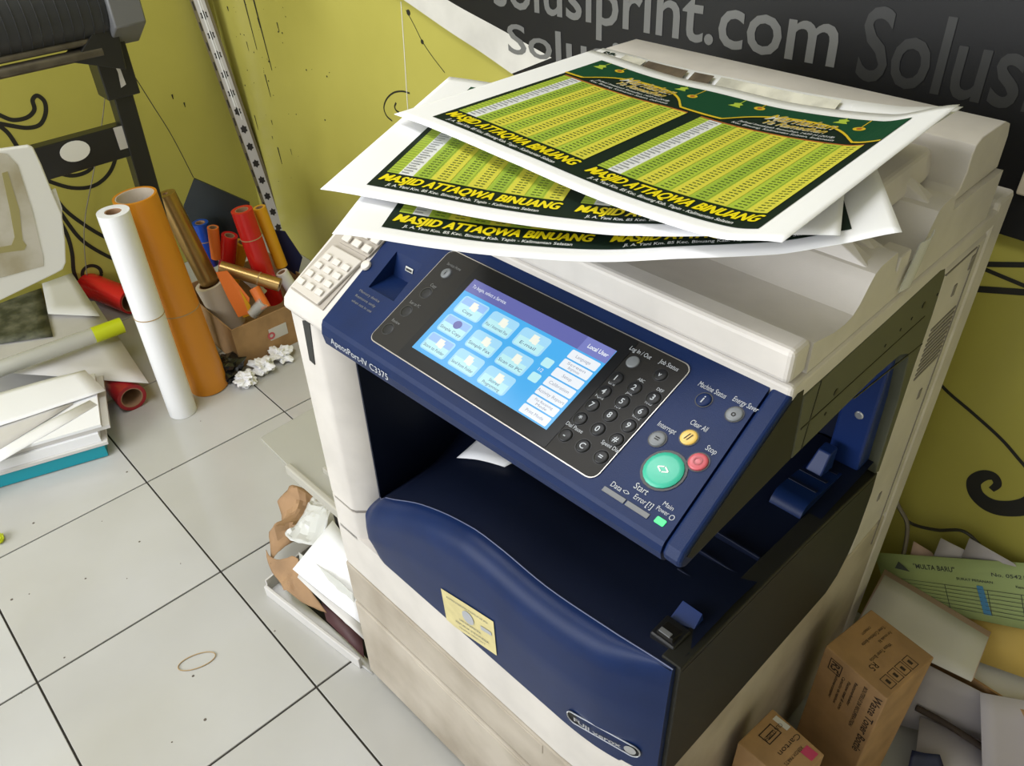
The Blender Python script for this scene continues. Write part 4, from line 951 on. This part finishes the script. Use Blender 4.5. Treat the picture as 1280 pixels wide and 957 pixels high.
layer('paper_pile', .0415, .050, .012, -.004, .25, M['paper_dim'], 'thin white pile lying right on the teal folder', 'paper', wob=0)
layer('envelope', .0505, .078, -.002, .004, .25, M['paper'], 'white envelope with a flap, above the teal folder', 'envelope', wob=0)
layer('paper_pile', .0788, .090, .03, .012, .24, M['paper_dim'], 'grey white sheets with ragged edges in the middle of the left stack', 'paper', wob=.002)
layer('paper_pile', .0935, .102, .012, .006, .25, M['paper'], 'uneven white sheets near the top of the left stack', 'paper', wob=.003)
pxsheet('loose_sheet', [(-40,545,.112),(132,488,.110),(106,462,.125),(-40,500,.118)], M['paper'], 'curled white sheet on top of the left paper stack', 'paper', n=8, wob=.003)
pxsheet('loose_sheet', [(-40,586,.1045),(90,505,.1060),(94,478,.1070),(-40,530,.1060)], M['paper_dim'], 'narrow folded white sheet lying askew on the left stack', 'paper', n=4, wob=.001)
pxsheet('loose_sheet', [(-40,600,.1030),(122,506,.1035),(112,500,.1040),(-40,575,.1035)], M['paper'], 'thin white sheet edge poking out of the left stack side', 'paper', n=3)
pxsheet('backing_sheet', [(-40,462,.085),(186,479,.085),(118,376,.085),(-40,390,.085)], M['paper_dim'], 'large greenish white backing sheet under the clear tube', 'paper', n=6, wob=.002)
pxsheet('dark_media', [(-40,435,.090),(66,420,.090),(50,356,.096),(-40,372,.096)], M['dark_media'], 'dark speckled sheet under the white plotter cover', 'sheet', n=6, wob=.002)
pxsheet('media_sheet', [(60,392,.100),(125,395,.094),(88,338,.110),(52,352,.110)], M['white_panel'], 'pale sheet corner below the white plotter cover', 'sheet', n=4)
ta = ZP(153, 406, .125); tb_ = ZP(-40, 475, .125)
ct = empty('clear_tube', ta); tag(ct, 'clear plastic tube with a fluorescent yellow end lying on the sheets', 'tube')
d_ = tb_-ta
G().tube(d_*.2, d_, .0235, .0215, 24).build('tube_wall', M['clear'], ct, smooth=40)
G().tube(d_*.0, d_*.2, .0240, .0215, 24).build('yellow_tape', M['fluor'], ct, smooth=40)
G().tube(d_*.21, d_*.98, .0212, .0200, 20).build('rolled_film', M['film_clear'], ct, smooth=40)
q_ = ZP(1, 678, .0); crumple('tape_scrap', (q_.x-.01, q_.y, 0), (.018,.012,.010), M['fluor'], 'small fluorescent yellow scrap on the floor at the left edge', 'scrap', 5, .3)
# rubber band on the floor
rbc = ZP(246, 826, .0015); a_ = ZP(269, 820, .0015)-rbc; b_ = ZP(250, 816, .0015)-rbc
G().path([rbc+a_*math.cos(t)*1.0+b_*math.sin(t)*1.0 for t in [i*2*math.pi/32 for i in range(33)]], .0011, 6).build('rubber_band', M['rubber'])
tag(bpy.data.objects['rubber_band.002'] if 'rubber_band.002' in bpy.data.objects else bpy.data.objects['rubber_band'], None)
_rb = [o for o in bpy.data.objects if o.name.startswith('rubber_band') and o.parent is None][0]
tag(_rb, 'thin brown rubber band loop lying on a floor tile', 'rubber band')
# ------------------------------------------------------------------ waste box beside the copier
wa = ZP(338, 742, 0); wb2 = ZP(466, 842, 0)
e1_ = (wb2-wa).normalized(); n1_ = Vector((-e1_.y, e1_.x, 0)); wl = (wb2-wa).length
wbx = empty('waste_tray', wa, math.atan2(e1_.y, e1_.x)); tag(wbx, 'shallow open tray of waste paper on the floor beside the copier', 'tray')
dp = .20
g = G().box(.0, wl-.03, .0, dp, 0, .004); g.build('tray_base', M['black'], wbx)
g = G().box(-.004, wl-.028, -.008, .0, 0, .030); g.build('tray_wall', M['paper_dim'], wbx, bevel=.002)
g = G().box(-.004, .0, .0, dp, 0, .045); g.build('tray_wall', M['paper_dim'], wbx); g = G().box(.0, wl-.03, dp, dp+.004, 0, .10); g.build('tray_wall', M['black'], wbx)
pxsheet('paper_strip', [(332,736,.012),(466,843,.004),(463,826,.004),(340,718,.012)], M['paper'], 'long white paper edge folded under the waste tray', 'paper', n=4)
def ragsheet(name, pts, m, label, cat, amp=.02, freq=9, n=14, thick=.001):
    c = [ZP(*p) for p in pts]; g = G()
    def f(a, b):
        p = c[0]*(1-a)*(1-b)+c[1]*a*(1-b)+c[2]*a*b+c[3]*(1-a)*b
        k = len(label)*1.7
        return p + Vector((amp*.6*nz(p.x*freq+k, p.y*freq, 1), amp*.6*nz(p.x*freq, p.y*freq+k, 2), amp*nz(p.x*freq+k, p.y*freq+k, 3) + amp*.45*abs(nz(p.x*freq*3.1+k, p.y*freq*3.1, 4))))
    g.grid(f, n, n); o = g.build(name, m, smooth=14, solid=thick); tag(o, label, cat); return o
ragsheet('kraft_wrapper', [(340,705,.06),(388,660,.08),(412,612,.12),(352,618,.07)], M['kraft2'], 'crumpled brown kraft paper beside the copier, upper piece', 'wrapping paper', .035, 14)
ragsheet('kraft_wrapper', [(358,742,.05),(408,768,.06),(372,702,.11),(330,690,.06)], M['kraft2'], 'folded brown kraft paper hanging over the waste tray rim', 'wrapping paper', .030, 12)
ragsheet('plastic_wrap', [(362,668,.10),(402,690,.12),(418,640,.16),(388,620,.12)], M['bag_white'], 'crumpled glossy white plastic wrap among the waste', 'plastic wrap', .030, 18)
ragsheet('plastic_wrap', [(380,725,.11),(445,790,.10),(440,740,.15),(372,690,.13)], M['bubble'], 'cloudy plastic sheet lying over the waste tray', 'plastic wrap', .015, 8)
pxsheet('waste_sheet', [(366,712,.13),(452,780,.13),(446,690,.17),(416,650,.17)], M['paper'], 'white waste sheet, upper of the two beside the copier', 'paper', n=4, wob=.004)
pxsheet('waste_sheet', [(372,722,.12),(456,800,.12),(452,768,.125),(380,704,.125)], M['paper_dim'], 'lilac white waste sheet, lower of the two beside the copier', 'paper', n=4, wob=.004)
pxsheet('dark_card', [(408,775,.035),(455,822,.03),(452,790,.05),(400,745,.05)], mat('dark_maroon_card', (0.06,0.018,0.02), .6), 'dark maroon card lying inside the waste tray', 'card', n=2)
# ------------------------------------------------------------------ cartons and papers at the right of the copier
def carton(name, corners, h, m, label, bottom=0.0):
    """corners: 4 top points (px) at height h"""
    P = [ZP(x, y, h) for x, y in corners]; e = empty(name, (P[0].x, P[0].y, bottom)); tag(e, label, 'box')
    g = G(); g.hexa([(p.x-P[0].x, p.y-P[0].y, 0) for p in P] + [(p.x-P[0].x, p.y-P[0].y, h-bottom) for p in P]); g.build('carton_body', m, e, bevel=.002)
    return e, P
H1 = .35
cw, PW = carton('toner_carton', ((1032,807),(1109,874),(1168,821),(1089,761)), H1, M['kraft'], 'tall brown waste toner carton standing beside the copier')
A0, B0, D0 = PW[0], PW[1], PW[3]
ex = (B0-A0); ey = (D0-A0); lx, ly = ex.length, ey.length; ex.normalize(); ey.normalize()
def ctop(a, b): p = A0 + ex*a + ey*b; return Vector((p.x-A0.x, p.y-A0.y, H1+.0006))
def cfront(a, b):
    """face on the side towards the copier front: a along ex, b = drop from the top"""
    nrm = -ey; p = A0 + ex*a + nrm*.0007; return Vector((p.x-A0.x, p.y-A0.y, H1-b))
g = G(); W2 = lambda s, a, b, h, wd: text_into(g, s, lambda u, v: ctop(b+v, ly-(a+u)), 0, 0, h, width=wd)
# lettering on the top runs along -ey
W2('Toner Collection Bottle', .012, .030, .0055, .055); W2('For models R5', .012, .042, .005, .030); W2('CWAA0777', .030, .018, .004, .022); W2('Waste Toner Bottle', .030, .054, .006, .050); W2('R5', .078, .060, .011, .013)
g.build('carton_print', M['kraft_ink'], cw)
g = G()
for k in range(4):
    x0 = .083; y0 = .018+.018*k
    for a, b, c, d in ((x0,x0+.020,y0,y0+.001),(x0,x0+.020,y0+.014,y0+.015),(x0,x0+.001,y0,y0+.015),(x0+.019,x0+.020,y0,y0+.015),(x0+.006,x0+.014,y0+.005,y0+.010)):
        g.add([ctop(a, c), ctop(b, c), ctop(b, d), ctop(a, d)], [(0,1,2,3)])
g.build('handling_symbols', M['kraft_ink'], cw)
g = G()
for s, a, b0, h, wd in (('Waste Toner Bottle', .092, .010, .013, .150), ('BOUTEILLE DE RECUPERATION', .074, .012, .006, .105), ('Resttonerbehalter', .060, .020, .005, .060), ('Flacone toner di scarto', .050, .030, .005, .075), ('Cartucho de residuos', .040, .030, .005, .070), ('Afvaltonercontainer', .030, .030, .005, .068)):
    text_into(g, s, lambda u, v, a=a: cfront(a+v, u+b0), 0, 0, h, width=wd, bold=.01)
text_into(g, 'R5', lambda u, v: cfront(.018+v, u+.016), 0, 0, .014, width=.018, bold=.02)
for a, b, c, d in ((.014,.036,.012,.0135),(.014,.036,.037,.0385),(.014,.0155,.012,.0385),(.0345,.036,.012,.0385)): g.add([cfront(a,c), cfront(b,c), cfront(b,d), cfront(a,d)], [(0,1,2,3)])
g.build('carton_print', M['kraft_ink'], cw)
H2 = .33
cs, PS = carton('small_carton', ((922,928),(990,985),(1031,943),(966,885)), H2, M['kraft'], 'small brown carton with a red stamp at the bottom edge', .205)
A1 = PS[0]; ex1 = (PS[1]-A1); ey1 = (PS[3]-A1); l1 = ex1.length; l2 = ey1.length; ex1.normalize(); ey1.normalize()
def stop_(a, b): p = A1 + ex1*a + ey1*b; return Vector((p.x-A1.x, p.y-A1.y, H2-.205+.0006))
g = G(); 
for s, a, b, h, wd in (('CUSTOMER', .020, .012, .006, .040), ('Carton', .045, .008, .008, .045), ('XEROX PARTS', .060, .020, .005, .040)): text_into(g, s, lambda u, v, a=a, b=b: stop_(a+v*.0+u*.0+ (a*0) + (v), l2-b-u), 0, 0, h, width=wd)
for a, b, c, d in ((.012,.0135,.030,.058),(.030,.0315,.030,.058),(.012,.0315,.030,.0315),(.012,.0315,.0565,.058),(.020,.0215,.036,.052),(.025,.0265,.036,.052)): g.add([stop_(a,c), stop_(b,c), stop_(b,d), stop_(a,d)], [(0,1,2,3)])
g.build('carton_print', M['kraft_ink'], cs)
g = G(); g.add([stop_(.065,.052), stop_(.083,.052), stop_(.083,.068), stop_(.065,.068)], [(0,1,2,3)]); g.build('red_stamp', M['magenta'], cs)
g = G(); g.add([stop_(.010,.066), stop_(.034,.066), stop_(.034,.075), stop_(.010,.075)], [(0,1,2,3)]); g.build('paper_tag', M['paper_dim'], cs)
lowc = G().box(1.515, 1.66, .20, .425, 0, .204).build('plain_carton', M['kraft'], bevel=.003); tag(lowc, 'plain brown carton on the floor underneath the small stamped carton', 'box')
bigc = empty('paper_carton', (1.78, .79, 0)); tag(bigc, 'brown carton by the back wall holding old forms and papers', 'box')
for x0, x1, y0, y1, z0, z1, nm in ((1.53,2.03,.805,.900,.0,.004,'bottom'),(1.53,2.03,.801,.805,.0,.155,'side'),(1.53,2.03,.896,.900,.004,.155,'side'),(1.53,1.534,.805,.896,.004,.155,'side'),(2.026,2.03,.805,.896,.004,.155,'side')):
    o = G().box(x0,x1,y0,y1,z0,z1).build(nm, M['kraft'], bigc); o.matrix_parent_inverse = Matrix.Translation(-Vector(bigc.location))
fillp = G().box(1.536,2.02,.808,.892,.005,.150).build('paper_block', M['paper_dim']); tag(fillp, 'block of old papers inside the carton by the back wall', 'paper')
fq = [(1112,752,.18),(1330,796,.27),(1320,706,.385),(1093,690,.245)]
gf = pxsheet('order_form', fq, M['form_green'], 'pale green printed order form lying by the back wall', 'form', n=4)
c_ = [ZP(*p) for p in fq]
def ff(a, b): return c_[0]*(1-a)*(1-b)+c_[1]*a*(1-b)+c_[2]*a*b+c_[3]*(1-a)*b + Vector((0,-.0015,.0035))
def fform(u, v): return ff(u, v)
g = G()
for s, a, b, h, wd in (('"MULTA BARU"', .22, .74, .085, .24), ('No. 054213', .66, .74, .055, .20), ('SURAT PESANAN', .46, .62, .040, .20), ('Kepada Yth.', .78, .60, .035, .10)): text_into(g, s, lambda u, v, a=a, b=b: ff(a+u, b+v), 0, 0, h, width=wd, bold=.01)
for k in range(7): b = .50-.065*k; g.add([ff(.10,b), ff(.98,b), ff(.98,b+.008), ff(.10,b+.008)], [(0,1,2,3)])
for a in (.38,.62,.80): g.add([ff(a,.10), ff(a+.004,.10), ff(a+.004,.50), ff(a,.50)], [(0,1,2,3)])
g.add([ff(.10,.70), ff(.19,.66), ff(.135,.84)], [(0,1,2)])
o = g.build('form_print', M['form_ink'], gf)
g = G(); g.add([ff(.575,.10), ff(.62,.10), ff(.60,.56), ff(.565,.56)], [(0,1,2,3)]); g.build('blue_stamp', M['form_blue'], gf)
pxsheet('yellow_folder', [(1190,815,.165),(1325,862,.165),(1325,792,.275),(1160,755,.19)], M['form_yellow'], 'dull yellow folder under the white and pink papers', 'folder', n=2)
pxsheet('pink_sheet', [(1072,776,.215),(1216,850,.205),(1239,790,.225),(1106,711,.235)], M['form_pink'], 'pale pink sheet showing along the edge under the white one', 'paper', n=2)
pxsheet('white_sheet', [(1070,782,.222),(1214,852,.212),(1236,796,.232),(1106,718,.242)], M['paper_dim'], 'blank white sheet lying over the green form, behind the toner carton', 'paper', n=4, wob=.003)
pxsheet('lilac_envelope', [(1120,905,.02),(1262,945,.02),(1240,872,.150),(1150,826,.165)], M['lilac'], 'lilac grey envelope sliding down behind the toner carton', 'envelope', n=4, wob=.004)
pxsheet('lilac_sheet', [(1228,975,.045),(1310,985,.03),(1310,880,.168),(1225,865,.172)], M['lilac'], 'lilac sheet curling at the lower right corner', 'paper', n=4, wob=.006)
pxsheet('grey_envelope', [(1140,990,.02),(1300,1010,.02),(1278,945,.05),(1150,895,.065)], M['lilac'], 'grey envelope on the floor at the lower right', 'envelope', n=2)
for k, (pts, lb) in enumerate((([(1135,705,.255),(1180,715,.26),(1165,690,.285),(1142,676,.29)], 'left pale sheet corner sticking up behind the green form'), ([(1160,712,.265),(1225,716,.29),(1212,690,.33),(1176,672,.33)], 'middle pale sheet corner sticking up behind the green form'), ([(1195,714,.28),(1280,720,.32),(1268,704,.36),(1212,672,.36)], 'right pale sheet corner sticking up behind the green form'))):
    pxsheet('sheet_corner', pts, M['form_pink'] if k == 0 else M['lilac'], lb, 'paper', n=2)
cable('twisted_rope', [ZP(1145,884,.075), ZP(1175,900,.07), ZP(1215,925,.07), ZP(1255,952,.06), ZP(1300,975,.05)], .006, M['kraft_ink'], 'dark twisted cord lying across the lilac envelopes')
ragsheet('blue_bag', [(1120,990,.03),(1190,985,.03),(1176,940,.07),(1140,935,.07)], M['navy_cloth'], 'navy blue plastic scrap at the bottom edge beside the toner carton', 'plastic scrap', .01, 12, 6)
wc0 = ZP(1292, 940, .075); wcu = G().ring(wc0, wc0+Vector((.015,.02,.05)), [(0,.016),(.1,.020),(.9,.020),(1,.016)], 18).build('white_cap', M['white_vinyl'], smooth=40); tag(wcu, 'small white plastic cap at the lower right edge', 'cap')  # closed white cylinder modelled as a plastic cap
cable('power_cable', [YP(1116,598,YW-.02), YP(1122,628,YW-.02), YP(1136,652,YW-.02), YP(1170,662,YW-.02), YP(1205,664,YW-.02), YP(1232,690,YW-.02), YP(1250,715,YW-.02)], .0030, M['cable'], 'black power cable drooping along the back wall')
cable('grey_cable', [YP(1112,600,YW-.05), YP(1122,630,YW-.05), YP(1134,655,YW-.05), YP(1130,690,YW-.05), YP(1122,720,YW-.05)], .0040, M['cable_grey'], 'grey cable hanging behind the copier corner')
